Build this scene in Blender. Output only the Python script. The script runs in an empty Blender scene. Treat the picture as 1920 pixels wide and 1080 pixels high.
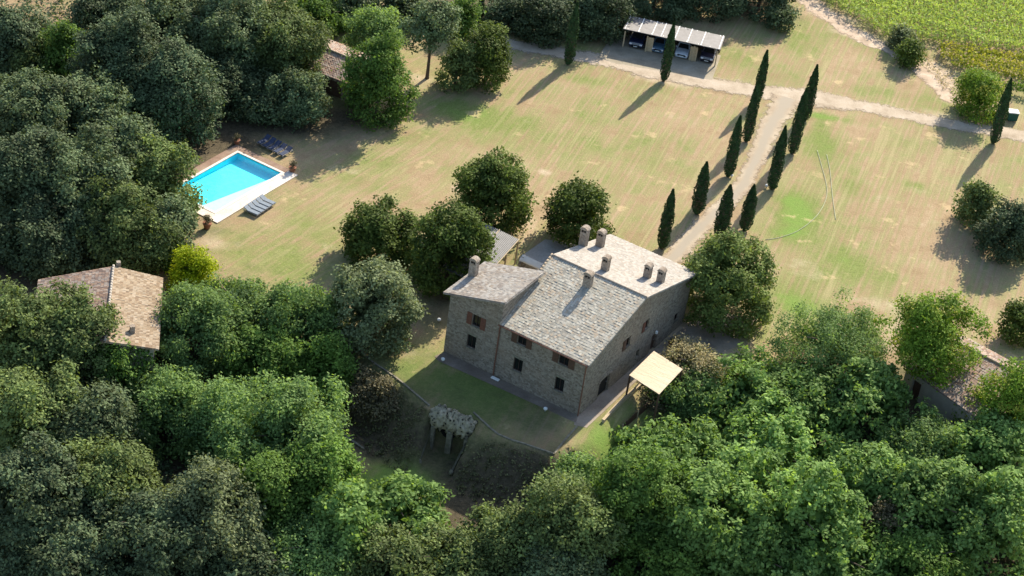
import bpy, math, random
import numpy as np
from mathutils import Vector, Matrix
# ------------------------------------------------------------------ camera, sky, sun, exposure
SC = bpy.context.scene
HH = 125.0                                  # helicopter height
PITCH, ROLL, FPX = 0.582536, 0.147447, 4021.1
cR0 = np.array([1., 0, 0]); cU0 = np.array([0, math.sin(PITCH), math.cos(PITCH)]); cF = np.array([0, math.cos(PITCH), -math.sin(PITCH)])
cR = cR0*math.cos(ROLL)+cU0*math.sin(ROLL); cU = -cR0*math.sin(ROLL)+cU0*math.cos(ROLL)
cam = bpy.data.cameras.new('camera'); camo = bpy.data.objects.new('camera', cam); SC.collection.objects.link(camo)
cam.sensor_width = 36; cam.lens = FPX/1920*36; cam.clip_start = 1; cam.clip_end = 9000
camo.matrix_world = Matrix(((cR[0], cU[0], -cF[0], 0), (cR[1], cU[1], -cF[1], 0), (cR[2], cU[2], -cF[2], HH), (0, 0, 0, 1)))
SC.camera = camo
SUN_AZ, SUN_EL = math.radians(66), math.radians(33)
world = bpy.data.worlds.new('World'); SC.world = world; world.use_nodes = True
wn = world.node_tree; bg = wn.nodes['Background']
sky = wn.nodes.new('ShaderNodeTexSky'); sky.sky_type = 'NISHITA'; sky.sun_disc = False
sky.sun_elevation = SUN_EL; sky.sun_rotation = math.pi/2-SUN_AZ; sky.air_density = 1.0; sky.dust_density = 1.2
wn.links.new(sky.outputs[0], bg.inputs[0]); bg.inputs[1].default_value = 0.13
sl = bpy.data.lights.new('sun', 'SUN'); sl.energy = 4.6; sl.angle = math.radians(0.6); sl.color = (1.0, 0.90, 0.74)
so = bpy.data.objects.new('sun', sl); SC.collection.objects.link(so)
sd = Vector((math.cos(SUN_AZ)*math.cos(SUN_EL), math.sin(SUN_AZ)*math.cos(SUN_EL), math.sin(SUN_EL)))
so.rotation_euler = sd.to_track_quat('Z', 'Y').to_euler(); so.location = (60, 260, 120)
SC.view_settings.view_transform = 'Standard'; SC.view_settings.look = 'None'; SC.view_settings.gamma = 1
SC.view_settings.exposure = 1.1
SC.cycles.max_bounces = 6; SC.cycles.transparent_max_bounces = 8

rng = np.random.default_rng(11)
random.seed(5)

def at(u, v, z=0.0):
    """the point of height z seen at picture position u, v"""
    d = cF+cR*(u-960)/FPX-cU*(v-540)/FPX
    t = (z-HH)/d[2]
    return np.array([d[0]*t, d[1]*t, z])
def pxm(P): return FPX/float((np.asarray(P)-np.array([0, 0, HH]))@cF)
def height_to(B, top):
    """height of the vertical rising from B that ends at the picture position top"""
    best = min(((abs(proj(np.array([B[0], B[1], B[2]+h]))[1]-top[1]), h) for h in np.arange(.5, 20, .05)))
    return best[1]
def proj(P):
    d = P-np.array([0, 0, HH]); z = d@cF
    return 960+FPX*(d@cR)/z, 540-FPX*(d@cU)/z

# ------------------------------------------------------------------ object helpers
def tag(o, label=None, cat=None, group=None, kind=None):
    if label: o['label'] = label
    if cat: o['category'] = cat
    if group: o['group'] = group
    if kind: o['kind'] = kind
    return o
def empty(name, loc, label=None, cat=None, group=None, rz=0.0):
    o = bpy.data.objects.new(name, None); SC.collection.objects.link(o)
    o.location = [float(x) for x in loc]; o.rotation_euler = (0, 0, rz); o.empty_display_size = .3
    return tag(o, label, cat, group)
def link(name, me, parent=None):
    o = bpy.data.objects.new(name, me); SC.collection.objects.link(o)
    if parent: o.parent = parent
    return o
def copy_tree(o, parent=None):
    c = o.copy(); SC.collection.objects.link(c)
    if parent: c.parent = parent
    for ch in o.children: copy_tree(ch, c)
    return c
class MB:
    def __init__(s): s.v = []; s.f = []; s.m = []
    def add(s, vs, fs, mi=0):
        n = len(s.v); s.v += [tuple(float(c) for c in v) for v in vs]; s.f += [tuple(n+i for i in f) for f in fs]; s.m += [mi]*len(fs); return s
    def hexa(s, b, t, mi=0):           # bottom 4, top 4 (ccw seen from above)
        return s.add(list(b)+list(t), [(3, 2, 1, 0), (4, 5, 6, 7), (0, 1, 5, 4), (1, 2, 6, 5), (2, 3, 7, 6), (3, 0, 4, 7)], mi)
    def box(s, c, d, rz=0.0, mi=0, taper=1.0):
        cx, cy, cz = c; hx, hy, hz = d[0]/2, d[1]/2, d[2]/2; ca, sa = math.cos(rz), math.sin(rz)
        P = []
        for z, k in ((-hz, 1), (hz, taper)):
            for x, y in ((-hx, -hy), (hx, -hy), (hx, hy), (-hx, hy)):
                x *= k; y *= k; P.append((cx+x*ca-y*sa, cy+x*sa+y*ca, cz+z))
        return s.hexa(P[:4], P[4:], mi)
    def tube(s, pts, rad, n=8, mi=0, cap=True):
        pts = [Vector([float(c) for c in p]) for p in pts]; rings = []
        if not hasattr(rad, '__len__'): rad = [rad]*len(pts)
        for i, p in enumerate(pts):
            d = (pts[min(i+1, len(pts)-1)]-pts[max(i-1, 0)]).normalized()
            x = d.cross(Vector((0, 0, 1))) if abs(d.z) < .95 else d.cross(Vector((1, 0, 0)))
            x.normalize(); y = d.cross(x)
            rings.append([p+(x*math.cos(2*math.pi*k/n)+y*math.sin(2*math.pi*k/n))*rad[i] for k in range(n)])
        vs = [v for r in rings for v in r]; fs = []
        for i in range(len(pts)-1):
            for k in range(n):
                fs.append((i*n+k, i*n+(k+1) % n, (i+1)*n+(k+1) % n, (i+1)*n+k))
        if cap: fs.append(tuple(range(n-1, -1, -1))); fs.append(tuple((len(pts)-1)*n+k for k in range(n)))
        return s.add(vs, fs, mi)
    def lathe(s, c, prof, n=14, mi=0):
        vs = []; fs = []
        for r, z in prof:
            for k in range(n):
                a = 2*math.pi*k/n; vs.append((c[0]+r*math.cos(a), c[1]+r*math.sin(a), c[2]+z))
        for i in range(len(prof)-1):
            for k in range(n): fs.append((i*n+k, i*n+(k+1) % n, (i+1)*n+(k+1) % n, (i+1)*n+k))
        fs.append(tuple(range(n-1, -1, -1))); fs.append(tuple((len(prof)-1)*n+k for k in range(n)))
        return s.add(vs, fs, mi)
    def build(s, name, mats, parent=None, smooth=False, bevel=0):
        me = bpy.data.meshes.new(name); me.from_pydata(s.v, [], s.f)
        for m in (mats if isinstance(mats, (list, tuple)) else [mats]): me.materials.append(m)
        me.polygons.foreach_set('material_index', s.m)
        if smooth: me.polygons.foreach_set('use_smooth', [True]*len(s.f))
        me.update(); o = link(name, me, parent)
        if bevel:
            b = o.modifiers.new('bevel', 'BEVEL'); b.width = bevel; b.segments = 2; b.limit_method = 'ANGLE'
        return o

# ------------------------------------------------------------------ materials
def newmat(name):
    m = bpy.data.materials.new(name); m.use_nodes = True; nt = m.node_tree
    return m, nt, nt.nodes['Principled BSDF']
def N(nt, t, **k):
    n = nt.nodes.new(t)
    for a, b in k.items(): setattr(n, a, b)
    return n
def ramp(nt, fac, stops, interp='LINEAR'):
    r = N(nt, 'ShaderNodeValToRGB'); cr = r.color_ramp; cr.interpolation = interp
    while len(cr.elements) < len(stops): cr.elements.new(.5)
    for e, (p, c) in zip(cr.elements, stops): e.position = p; e.color = (*c, 1)
    nt.links.new(fac, r.inputs[0]); return r.outputs[0]
def noise(nt, vec, scale, detail=4, rough=.6, dist=0):
    n = N(nt, 'ShaderNodeTexNoise'); n.inputs['Scale'].default_value = scale; n.inputs['Detail'].default_value = detail
    n.inputs['Roughness'].default_value = rough; n.inputs['Distortion'].default_value = dist
    if vec is not None: nt.links.new(vec, n.inputs['Vector'])
    return n.outputs['Fac']
def mix(nt, fac, a, b, mode='MIX'):
    m = N(nt, 'ShaderNodeMix', data_type='RGBA', blend_type=mode)
    for inp, val in ((m.inputs[0], fac), (m.inputs[6], a), (m.inputs[7], b)):
        if isinstance(val, (int, float)): inp.default_value = val
        elif isinstance(val, tuple): inp.default_value = (*val, 1)
        else: nt.links.new(val, inp)
    return m.outputs[2]
def mth(nt, op, a, b=None, clamp=False):
    m = N(nt, 'ShaderNodeMath', operation=op, use_clamp=clamp)
    for i, val in enumerate((a, b)):
        if val is None: continue
        if isinstance(val, (int, float)): m.inputs[i].default_value = val
        else: nt.links.new(val, m.inputs[i])
    return m.outputs[0]
def bump(nt, h, strength, dist, bsdf):
    b = N(nt, 'ShaderNodeBump'); b.inputs['Strength'].default_value = strength; b.inputs['Distance'].default_value = dist
    nt.links.new(h, b.inputs['Height']); nt.links.new(b.outputs[0], bsdf.inputs['Normal'])
def objco(nt): return N(nt, 'ShaderNodeTexCoord').outputs['Object']
def geoco(nt): return N(nt, 'ShaderNodeNewGeometry').outputs['Position']
def mapped(nt, vec, rz=0, sc=(1, 1, 1), loc=(0, 0, 0)):
    m = N(nt, 'ShaderNodeMapping'); m.inputs['Rotation'].default_value = (0, 0, rz); m.inputs['Scale'].default_value = sc; m.inputs['Location'].default_value = loc
    nt.links.new(vec, m.inputs['Vector']); return m.outputs[0]

def simple(name, col, col2=None, scale=3., rough=.8, metal=0., spec=.3, bmp=0.):
    m, nt, b = newmat(name); col2 = col2 or tuple(c*.75 for c in col)
    v = objco(nt); f = noise(nt, v, scale, 5)
    nt.links.new(ramp(nt, f, [(.3, col2), (.7, col)]), b.inputs['Base Color'])
    b.inputs['Roughness'].default_value = rough; b.inputs['Metallic'].default_value = metal; b.inputs['Specular IOR Level'].default_value = spec
    if bmp: bump(nt, f, .6, bmp, b)
    return m

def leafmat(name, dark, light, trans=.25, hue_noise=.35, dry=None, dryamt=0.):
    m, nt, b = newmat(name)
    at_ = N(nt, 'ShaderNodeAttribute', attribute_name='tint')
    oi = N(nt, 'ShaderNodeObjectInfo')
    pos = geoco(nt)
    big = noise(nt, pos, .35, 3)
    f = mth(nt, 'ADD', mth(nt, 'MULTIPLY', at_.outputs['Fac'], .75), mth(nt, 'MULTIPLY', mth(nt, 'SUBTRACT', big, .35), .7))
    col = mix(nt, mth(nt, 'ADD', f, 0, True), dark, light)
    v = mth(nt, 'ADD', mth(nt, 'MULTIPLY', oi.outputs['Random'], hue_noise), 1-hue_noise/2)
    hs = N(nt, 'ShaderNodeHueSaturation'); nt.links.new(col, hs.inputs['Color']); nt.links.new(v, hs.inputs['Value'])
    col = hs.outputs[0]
    if dry:
        fn = noise(nt, pos, .55, 4)
        col = mix(nt, mth(nt, 'MULTIPLY', mth(nt, 'GREATER_THAN', mth(nt, 'ADD', fn, mth(nt, 'MULTIPLY', at_.outputs['Fac'], .15)), 1-dryamt), .8), col, dry)
    nt.links.new(col, b.inputs['Base Color']); b.inputs['Roughness'].default_value = .7; b.inputs['Specular IOR Level'].default_value = .1
    tr = N(nt, 'ShaderNodeBsdfTranslucent'); nt.links.new(mix(nt, 1., col, (1.25, 1.2, .55), 'MULTIPLY'), tr.inputs[0])
    ms = N(nt, 'ShaderNodeMixShader'); ms.inputs[0].default_value = trans
    nt.links.new(b.outputs[0], ms.inputs[1]); nt.links.new(tr.outputs[0], ms.inputs[2])
    nt.links.new(ms.outputs[0], nt.nodes['Material Output'].inputs['Surface'])
    return m

M = {}
M['oak'] = leafmat('holm_oak_leaves', (0.05, 0.062, 0.026), (0.19, 0.268, 0.125), .24)
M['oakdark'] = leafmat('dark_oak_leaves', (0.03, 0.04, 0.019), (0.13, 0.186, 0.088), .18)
M['olive'] = leafmat('olive_green_leaves', (0.05, 0.068, 0.024), (0.23, 0.31, 0.10), .3)
M['green'] = leafmat('mid_green_leaves', (0.04, 0.082, 0.018), (0.20, 0.33, 0.07), .38)
M['bright'] = leafmat('bright_green_leaves', (0.045, 0.1, 0.022), (0.31, 0.475, 0.14), .42)
M['robinia'] = leafmat('soft_green_leaves', (0.06, 0.115, 0.042), (0.29, 0.43, 0.13), .42)
M['linden'] = leafmat('linden_leaves', (0.026, 0.046, 0.012), (0.155, 0.215, 0.042), .28)
M['grey'] = leafmat('grey_green_leaves', (0.052, 0.07, 0.032), (0.23, 0.275, 0.13), .24)
M['laurel'] = leafmat('laurel_green_leaves', (.045, .072, .018), (.25, .33, .09), .3)
M['lime'] = leafmat('yellow_green_leaves', (.12, .19, .004), (.52, .58, .02), .35)
M['autumn'] = leafmat('yellowing_leaves', (.045, .095, .012), (.22, .34, .040), .32, dry=(.36, .36, .06), dryamt=.34)
M['dryleaf'] = leafmat('dry_shrub_leaves', (.10, .11, .04), (.36, .35, .15), .2, dry=(.42, .35, .19), dryamt=.5)
M['brown'] = leafmat('brown_shrub_leaves', (.06, .055, .032), (.21, .185, .10), .15)
M['cypress'] = leafmat('cypress_leaves', (.014, .032, .012), (.050, .100, .034), .08, hue_noise=.25)
M['corn'] = leafmat('corn_leaves', (.18, .24, .05), (.44, .56, .17), .3)
M['vine'] = leafmat('vine_leaves', (.09, .16, .02), (.36, .36, .05), .3, dry=(.40, .37, .08), dryamt=.35)
M['bark'] = simple('bark', (.16, .12, .085), (.07, .05, .035), 9, bmp=.03)
M['redbark'] = simple('reddish_bark', (.16, .07, .045), (.08, .035, .025), 7, bmp=.03)

def stonemat(name, c1, c2, c3, scale=2.4):
    m, nt, b = newmat(name); v = objco(nt)
    v2 = mapped(nt, v, 0, (1, 1, 1.5))
    vo = N(nt, 'ShaderNodeTexVoronoi'); vo.inputs['Scale'].default_value = scale; nt.links.new(v2, vo.inputs['Vector'])
    ve = N(nt, 'ShaderNodeTexVoronoi', feature='DISTANCE_TO_EDGE'); ve.inputs['Scale'].default_value = scale; nt.links.new(v2, ve.inputs['Vector'])
    sep = N(nt, 'ShaderNodeSeparateColor'); nt.links.new(vo.outputs['Color'], sep.inputs[0])
    col = ramp(nt, sep.outputs[0], [(0, c1), (.5, c2), (1, c3)])
    col = mix(nt, mth(nt, 'MULTIPLY', ramp(nt, ve.outputs['Distance'], [(.0, (1, 1, 1)), (.10, (0, 0, 0))]), .7), col, tuple(x*.95 for x in c3))
    big = noise(nt, v, .35, 5, .65)
    col = mix(nt, mth(nt, 'MULTIPLY', ramp(nt, big, [(.42, (0, 0, 0)), (.66, (1, 1, 1))]), .45), col, (.25, .18, .12))
    fine = noise(nt, v, 9, 4)
    col = mix(nt, .35, col, ramp(nt, fine, [(.3, (.25, .25, .25)), (.7, (.8, .8, .8))]), 'OVERLAY')
    nt.links.new(col, b.inputs['Base Color']); b.inputs['Roughness'].default_value = .92
    bump(nt, mth(nt, 'MINIMUM', ve.outputs['Distance'], .12), .8, .35, b)
    return m
M['stone'] = stonemat('rubble_stone', (.135, .11, .080), (.22, .185, .14), (.31, .27, .21), 3.6)
M['chimney'] = stonemat('chimney_stone', (.20, .16, .125), (.29, .235, .18), (.36, .31, .25), 4.)
M['tuff'] = simple('tuff_rock', (.26, .235, .17), (.11, .10, .07), 2.6, bmp=.2)
M['darktuff'] = simple('mossy_tuff', (.13, .12, .075), (.06, .055, .035), 3, bmp=.1)
M['plaster'] = simple('beige_plaster', (.42, .37, .28), (.33, .29, .22), 1.2)
M['white'] = simple('white_paint', (.8, .8, .76), (.7, .7, .66), 2)
M['wood'] = simple('brown_wood', (.11, .062, .038), (.07, .04, .026), 5)
M['darkwood'] = simple('dark_frame_wood', (.05, .032, .022), (.03, .02, .014), 5)
M['redwood'] = simple('red_brown_shutter', (.17, .075, .045), (.12, .05, .032), 5)
M['timber'] = simple('pale_timber', (.50, .40, .25), (.36, .27, .16), 4)
M['copper'] = simple('copper_pipe', (.20, .09, .055), (.13, .06, .04), 4, rough=.6)
M['pane'] = simple('dark_glass', (.012, .014, .016), (.006, .007, .008), 2, rough=.15, spec=.5)
M['inside'] = simple('dark_interior', (.02, .018, .016), (.012, .011, .01), 2)
M['metal'] = simple('grey_metal', (.30, .30, .30), (.22, .22, .22), 3, rough=.5, metal=.3)

def roofmat(name, cols, grime=(.20, .19, .17), gamt=.5, pitch=.24, step=.34):
    """tiles picked one by one from cols by their place in the UV map (metres)"""
    m, nt, b = newmat(name); uv = N(nt, 'ShaderNodeUVMap').outputs[0]
    s = N(nt, 'ShaderNodeVectorMath', operation='DIVIDE'); nt.links.new(uv, s.inputs[0]); s.inputs[1].default_value = (pitch, step, 1)
    f = N(nt, 'ShaderNodeVectorMath', operation='FLOOR'); nt.links.new(s.outputs[0], f.inputs[0])
    w = N(nt, 'ShaderNodeTexWhiteNoise', noise_dimensions='2D'); nt.links.new(f.outputs[0], w.inputs['Vector'])
    n = len(cols)
    col = ramp(nt, w.outputs['Value'], [(i/n, c) for i, c in enumerate(cols)], 'CONSTANT')
    pos = geoco(nt)
    col = mix(nt, mth(nt, 'MULTIPLY', ramp(nt, noise(nt, pos, .5, 5, .7), [(.4, (0, 0, 0)), (.65, (1, 1, 1))]), gamt), col, grime)
    col = mix(nt, .3, col, ramp(nt, noise(nt, pos, 5, 4), [(.3, (.3, .3, .3)), (.7, (.75, .75, .75))]), 'OVERLAY')
    nt.links.new(col, b.inputs['Base Color']); b.inputs['Roughness'].default_value = .9; b.inputs['Specular IOR Level'].default_value = .1
    return m
M['roof_front'] = roofmat('lichened_roof_tiles', [(.34, .31, .25), (.40, .37, .31), (.30, .27, .22), (.44, .41, .34), (.37, .30, .22), (.36, .34, .28), (.26, .24, .20)], (.34, .32, .26), .45)
M['roof_back'] = roofmat('pale_roof_tiles', [(.31, .285, .25), (.345, .32, .28), (.28, .25, .215), (.37, .345, .305), (.31, .27, .225)], (.345, .325, .29), .6)
M['roof_wing'] = roofmat('brown_grey_roof_tiles', [(.26, .225, .185), (.32, .285, .245), (.22, .185, .155), (.37, .34, .295), (.28, .23, .18)], (.33, .315, .285), .6)
M['roof_tan'] = roofmat('tan_roof_tiles', [(.27, .20, .13), (.33, .26, .18), (.22, .155, .10), (.30, .225, .15), (.36, .29, .21)], (.23, .19, .14), .35)
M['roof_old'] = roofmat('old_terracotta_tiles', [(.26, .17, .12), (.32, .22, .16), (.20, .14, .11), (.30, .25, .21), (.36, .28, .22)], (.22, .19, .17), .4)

# ------------------------------------------------------------------ terrain
EDGE = [at(*p)[:2] for p in ((-600, 700), (300, 660), (560, 620), (680, 662), (760, 722), (815, 772), (890, 803), (1040, 850), (1096, 824), (1190, 733), (1262, 700), (1420, 690), (1700, 830), (1920, 900), (2500, 1100))]
EDGE = np.array(EDGE)
def seg_signed(x, y):
    """distance from the plateau edge: positive on the low (near) side"""
    x = np.asarray(x, float); y = np.asarray(y, float)
    best = np.full(x.shape, 1e9); sgn = np.zeros(x.shape)
    for (ax, ay), (bx, by) in zip(EDGE[:-1], EDGE[1:]):
        dx, dy = bx-ax, by-ay; t = np.clip(((x-ax)*dx+(y-ay)*dy)/(dx*dx+dy*dy), 0, 1)
        qx, qy = ax+t*dx, ay+t*dy; d = np.hypot(x-qx, y-qy)
        s = np.sign((y-ay)*dx-(x-ax)*dy)
        up = d < best-1e-9; best = np.where(up, d, best); sgn = np.where(up, s, sgn)
    return -best*sgn
gP, gQ = at(806, 838, -3.6), at(870, 856, -3.6)
gP[2] = gQ[2] = 0; ge = (gQ-gP); gw = np.linalg.norm(ge); ge /= gw; gn = np.array([ge[1], -ge[0], 0]); gn = gn if gn[1] < 0 else -gn
def terrain(x, y):
    d = seg_signed(x, y); t = np.clip(d/5.5, 0, 1); t = t*t*(3-2*t)
    mx, my = (gP[0]+gQ[0])/2, (gP[1]+gQ[1])/2
    al = (np.asarray(x)-mx)*ge[0]+(np.asarray(y)-my)*ge[1]; dn = (np.asarray(x)-mx)*gn[0]+(np.asarray(y)-my)*gn[1]
    notch = np.clip((gw/2+.45-np.abs(al))/.5, 0, 1)*np.clip((dn+1.5)/.5, 0, 1)
    return np.minimum(-3.6*t, -3.6*notch*(dn < 9))
def gz(P): return float(terrain(np.array([P[0]]), np.array([P[1]]))[0])
def ground_at(u, v):
    z = 0.0
    for _ in range(12): P = at(u, v, z); z = .5*z+.5*gz(P)
    return at(u, v, gz(P))

def axis(lo, hi, step, far):
    core = np.arange(lo, hi+1e-6, step); out = [hi+step*4]
    while out[-1] < far: out.append(out[-1]+(out[-1]-hi)*.8+5)
    ins = [lo-step*4]
    while ins[-1] > -far: ins.append(ins[-1]-(lo-ins[-1])*.8-5)
    return np.concatenate([ins[::-1], core, out])
X = axis(-75, 90, .5, 2500); Y = axis(115, 320, .5, 3000)
gx, gy = np.meshgrid(X, Y); gzv = terrain(gx.ravel(), gy.ravel()).reshape(gx.shape)
nx, ny = len(X), len(Y)
co = np.stack([gx, gy, gzv], -1).reshape(-1, 3)
inside = (np.abs(gx-8) < 82)
sm = rng.normal(0, 1, gx.shape)
co[:, 2] += (.012*np.sin(gx*.31+1.3*np.sin(gy*.17))+.012*np.sin(gy*.27+gx*.11)).ravel()-.024
# pool hole is handled by sinking the ground a little under the pool shell
idx = np.arange(nx*ny).reshape(ny, nx)
quads = np.stack([idx[:-1, :-1], idx[:-1, 1:], idx[1:, 1:], idx[1:, :-1]], -1).reshape(-1, 4)
def npmesh(name, co, quads, mat=None):
    me = bpy.data.meshes.new(name); co = np.ascontiguousarray(co, dtype=np.float32); q = np.ascontiguousarray(quads, dtype=np.int32)
    me.vertices.add(len(co)); me.vertices.foreach_set('co', co.ravel())
    me.loops.add(q.size); me.loops.foreach_set('vertex_index', q.ravel())
    me.polygons.add(len(q)); me.polygons.foreach_set('loop_start', np.arange(0, q.size, q.shape[1], dtype=np.int32))
    me.update(calc_edges=True); me.polygons.foreach_set('use_smooth', np.zeros(len(q), bool))
    if mat: me.materials.append(mat)
    return me

# pool outline (z = 0), used to cut the lawn
PC = [at(446, 287), at(527, 325), at(385, 411.5), at(300, 368)]
pe1 = PC[1]-PC[0]; pw = np.linalg.norm(pe1); pe1 = pe1/pw
pe2 = np.array([pe1[1], -pe1[0], 0.]);  pe2 = -pe2 if pe2[1] > 0 else pe2
PL = 11.5
def poolP(s, t, z=0.): return PC[0]+pe1*s+pe2*t+np.array([0, 0, z])
cen = co[quads].mean(1)
rel = cen-PC[0]; ss = rel@pe1; tt = rel@pe2
inpool = (ss > -.25) & (ss < pw+.25) & (tt > -.25) & (tt < PL+.25)
quads = quads[~inpool]
gme = npmesh('ground', co, quads)
# painted albedo masks: R green grass, G dark leaf litter, B bare pale soil
mask = np.zeros((len(co), 4), np.float32); mask[:, 3] = 1
inv = None
d3 = co-np.array([0, 0, HH]); zz = d3@cF
PU = 960+FPX*(d3@cR)/np.maximum(zz, 1); PV = 540-FPX*(d3@cU)/np.maximum(zz, 1)
def blob(ch, u, v, ru, rv, amt, rot=0.0):
    P = at(u, v); k = pxm(P); a = co[:, 0]-P[0]; b = co[:, 1]-P[1]
    ca, sa = math.cos(rot), math.sin(rot)
    x = (a*ca+b*sa)/(ru/k); y = (-a*sa+b*ca)/(rv/k/.52)
    mask[:, ch] += amt*np.exp(-(x*x+y*y))
for b_ in ((880, 215, 110, 26, .75), (790, 255, 70, 18, .5), (1000, 170, 60, 20, .45), (640, 330, 60, 22, .4), (700, 300, 60, 15, .35), (500, 460, 90, 30, .4), (560, 520, 60, 30, .35), (440, 480, 50, 25, .4),
           (1495, 395, 38, 40, 1.3), (1470, 440, 40, 18, .7), (1545, 270, 26, 50, .75), (1600, 350, 24, 20, .5), (1520, 215, 40, 8, .7), (1590, 225, 50, 8, .5), (1580, 480, 30, 22, .7), (1640, 520, 60, 25, .5), (1480, 560, 40, 40, .8), (1530, 580, 50, 20, .6),
           (1718, 346, 16, 6, .7), (1400, 112, 60, 20, .6), (1500, 80, 60, 25, .45), (1580, 60, 50, 20, .4), (1640, 170, 60, 12, .5), (1700, 110, 60, 20, .3), (1090, 150, 40, 10, .5), (1100, 220, 60, 20, .25), (1230, 300, 80, 40, .2), (1300, 420, 30, 30, .3),
           (1240, 780, 60, 40, .8), (1130, 820, 40, 30, .9), (750, 690, 60, 30, .5), (900, 740, 140, 60, 1.0), (720, 870, 90, 40, 1.5), (1830, 540, 60, 30, .4), (1880, 350, 40, 40, .15), (960, 480, 30, 20, .4), (1400, 620, 40, 15, .5)): blob(0, *b_)
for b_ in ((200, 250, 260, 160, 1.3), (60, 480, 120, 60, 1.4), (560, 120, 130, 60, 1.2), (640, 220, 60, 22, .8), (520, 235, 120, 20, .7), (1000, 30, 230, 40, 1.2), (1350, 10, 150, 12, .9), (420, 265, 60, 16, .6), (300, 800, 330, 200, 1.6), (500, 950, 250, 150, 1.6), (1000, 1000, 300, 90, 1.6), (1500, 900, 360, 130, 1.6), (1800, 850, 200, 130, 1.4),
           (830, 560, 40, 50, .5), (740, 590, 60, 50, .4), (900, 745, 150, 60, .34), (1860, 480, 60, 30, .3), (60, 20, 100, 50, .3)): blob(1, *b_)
for b_ in ((1240, 148, 60, 12, .7), (990, 430, 20, 30, .5), (860, 352, 16, 8, .6), (1020, 322, 14, 6, .6), (1640, 570, 60, 16, .35), (1700, 640, 90, 30, .4), (1500, 500, 40, 20, .3), (1560, 30, 50, 12, .8), (1600, 62, 40, 10, .9), (1640, 80, 30, 8, .9), (1770, 150, 25, 26, 1.), (1740, 120, 20, 14, .8), (1800, 190, 30, 10, .7), (1750, 215, 60, 10, .4),
           (760, 665, 30, 12, .3), (700, 225, 70, 14, .3), (790, 150, 30, 14, .5), (1820, 400, 60, 60, .15), (1700, 400, 80, 60, .1), (400, 455, 40, 14, .5), (650, 320, 40, 10, .3), (1300, 640, 110, 50, .7), (640, 480, 60, 20, .25), (1420, 575, 30, 20, .3)): blob(2, *b_)
# low bank and wood floor
ds = seg_signed(co[:, 0], co[:, 1]); bank = np.clip(ds/1.0, 0, 1)*np.clip((8-ds)/2, 0, 1)
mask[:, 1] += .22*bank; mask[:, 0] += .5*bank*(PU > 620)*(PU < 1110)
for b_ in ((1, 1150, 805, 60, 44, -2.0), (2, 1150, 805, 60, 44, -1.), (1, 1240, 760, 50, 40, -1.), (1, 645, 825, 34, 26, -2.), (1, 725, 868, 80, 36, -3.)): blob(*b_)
mask = np.clip(mask, 0, 1)
ca = gme.color_attributes.new('mask', 'FLOAT_COLOR', 'POINT'); ca.data.foreach_set('color', mask.ravel())
m, nt, b = newmat('dry_lawn'); pos = geoco(nt)
ma = N(nt, 'ShaderNodeAttribute', attribute_name='mask'); sp = N(nt, 'ShaderNodeSeparateColor'); nt.links.new(ma.outputs['Color'], sp.inputs[0])
vA = at(1200, 450)-at(1330, 230); angA = math.atan2(vA[1], vA[0])
vB = at(400, 500)-at(560, 400); angB = math.atan2(vB[1], vB[0])
sA = noise(nt, mapped(nt, mapped(nt, pos, -angA), 0, (.03, 1.0, 1)), 1.9, 3, .55, .2)
sB = noise(nt, mapped(nt, mapped(nt, pos, -angB), 0, (.09, 1., 1)), 1.7, 4, .55, .5)
sx = N(nt, 'ShaderNodeSeparateXYZ'); nt.links.new(pos, sx.inputs[0])
reg = mth(nt, 'MULTIPLY', mth(nt, 'ADD', mth(nt, 'ADD', sx.outputs[0], 12), mth(nt, 'MULTIPLY', noise(nt, pos, .05, 2), 10)), .07, True)
streak = mix(nt, reg, sB, sA)
big = noise(nt, pos, .07, 5, .6); med = noise(nt, pos, .35, 5, .65); fine = noise(nt, pos, 2.2, 5, .75)
g = mth(nt, 'ADD', mth(nt, 'MULTIPLY', sp.outputs[0], .62), mth(nt, 'MULTIPLY', mth(nt, 'SUBTRACT', big, .47), 1.5))
g = mth(nt, 'ADD', g, mth(nt, 'MULTIPLY', mth(nt, 'SUBTRACT', med, .5), 1.3))
g = mth(nt, 'ADD', g, mth(nt, 'MULTIPLY', mth(nt, 'MULTIPLY', mth(nt, 'SUBTRACT', streak, .5), 1.9), mth(nt, 'SUBTRACT', 1., sp.outputs[1])))
g = mth(nt, 'ADD', g, .36, True)
dryc = ramp(nt, med, [(.3, (.255, .185, .100)), (.5, (.325, .238, .142)), (.72, (.385, .300, .185))])
grn = ramp(nt, fine, [(.3, (.135, .172, .048)), (.7, (.200, .232, .068))])
col = mix(nt, ramp(nt, g, [(.18, (0, 0, 0)), (.85, (1, 1, 1))]), dryc, grn)
lines = mth(nt, 'MULTIPLY', ramp(nt, streak, [(.53, (0, 0, 0)), (.66, (1, 1, 1))]), mth(nt, 'MULTIPLY', mth(nt, 'SUBTRACT', 1., sp.outputs[0], True), mth(nt, 'SUBTRACT', 1., sp.outputs[1], True)))
col = mix(nt, mth(nt, 'MULTIPLY', lines, .5), col, (.43, .33, .20))
vivid = ramp(nt, mth(nt, 'ADD', sp.outputs[0], mth(nt, 'MULTIPLY', mth(nt, 'SUBTRACT', med, .5), 1.4)), [(.62, (0, 0, 0)), (1.0, (1, 1, 1))])
col = mix(nt, mth(nt, 'MULTIPLY', vivid, .75), col, (.155, .255, .050))
soil = ramp(nt, fine, [(.3, (.40, .30, .20)), (.7, (.54, .44, .32))])
fs = mth(nt, 'ADD', sp.outputs[2], mth(nt, 'MULTIPLY', mth(nt, 'SUBTRACT', med, .5), 1.1), True)
col = mix(nt, ramp(nt, mth(nt, 'MULTIPLY', fs, 1.), [(.15, (0, 0, 0)), (.7, (1, 1, 1))]), col, soil)
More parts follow.
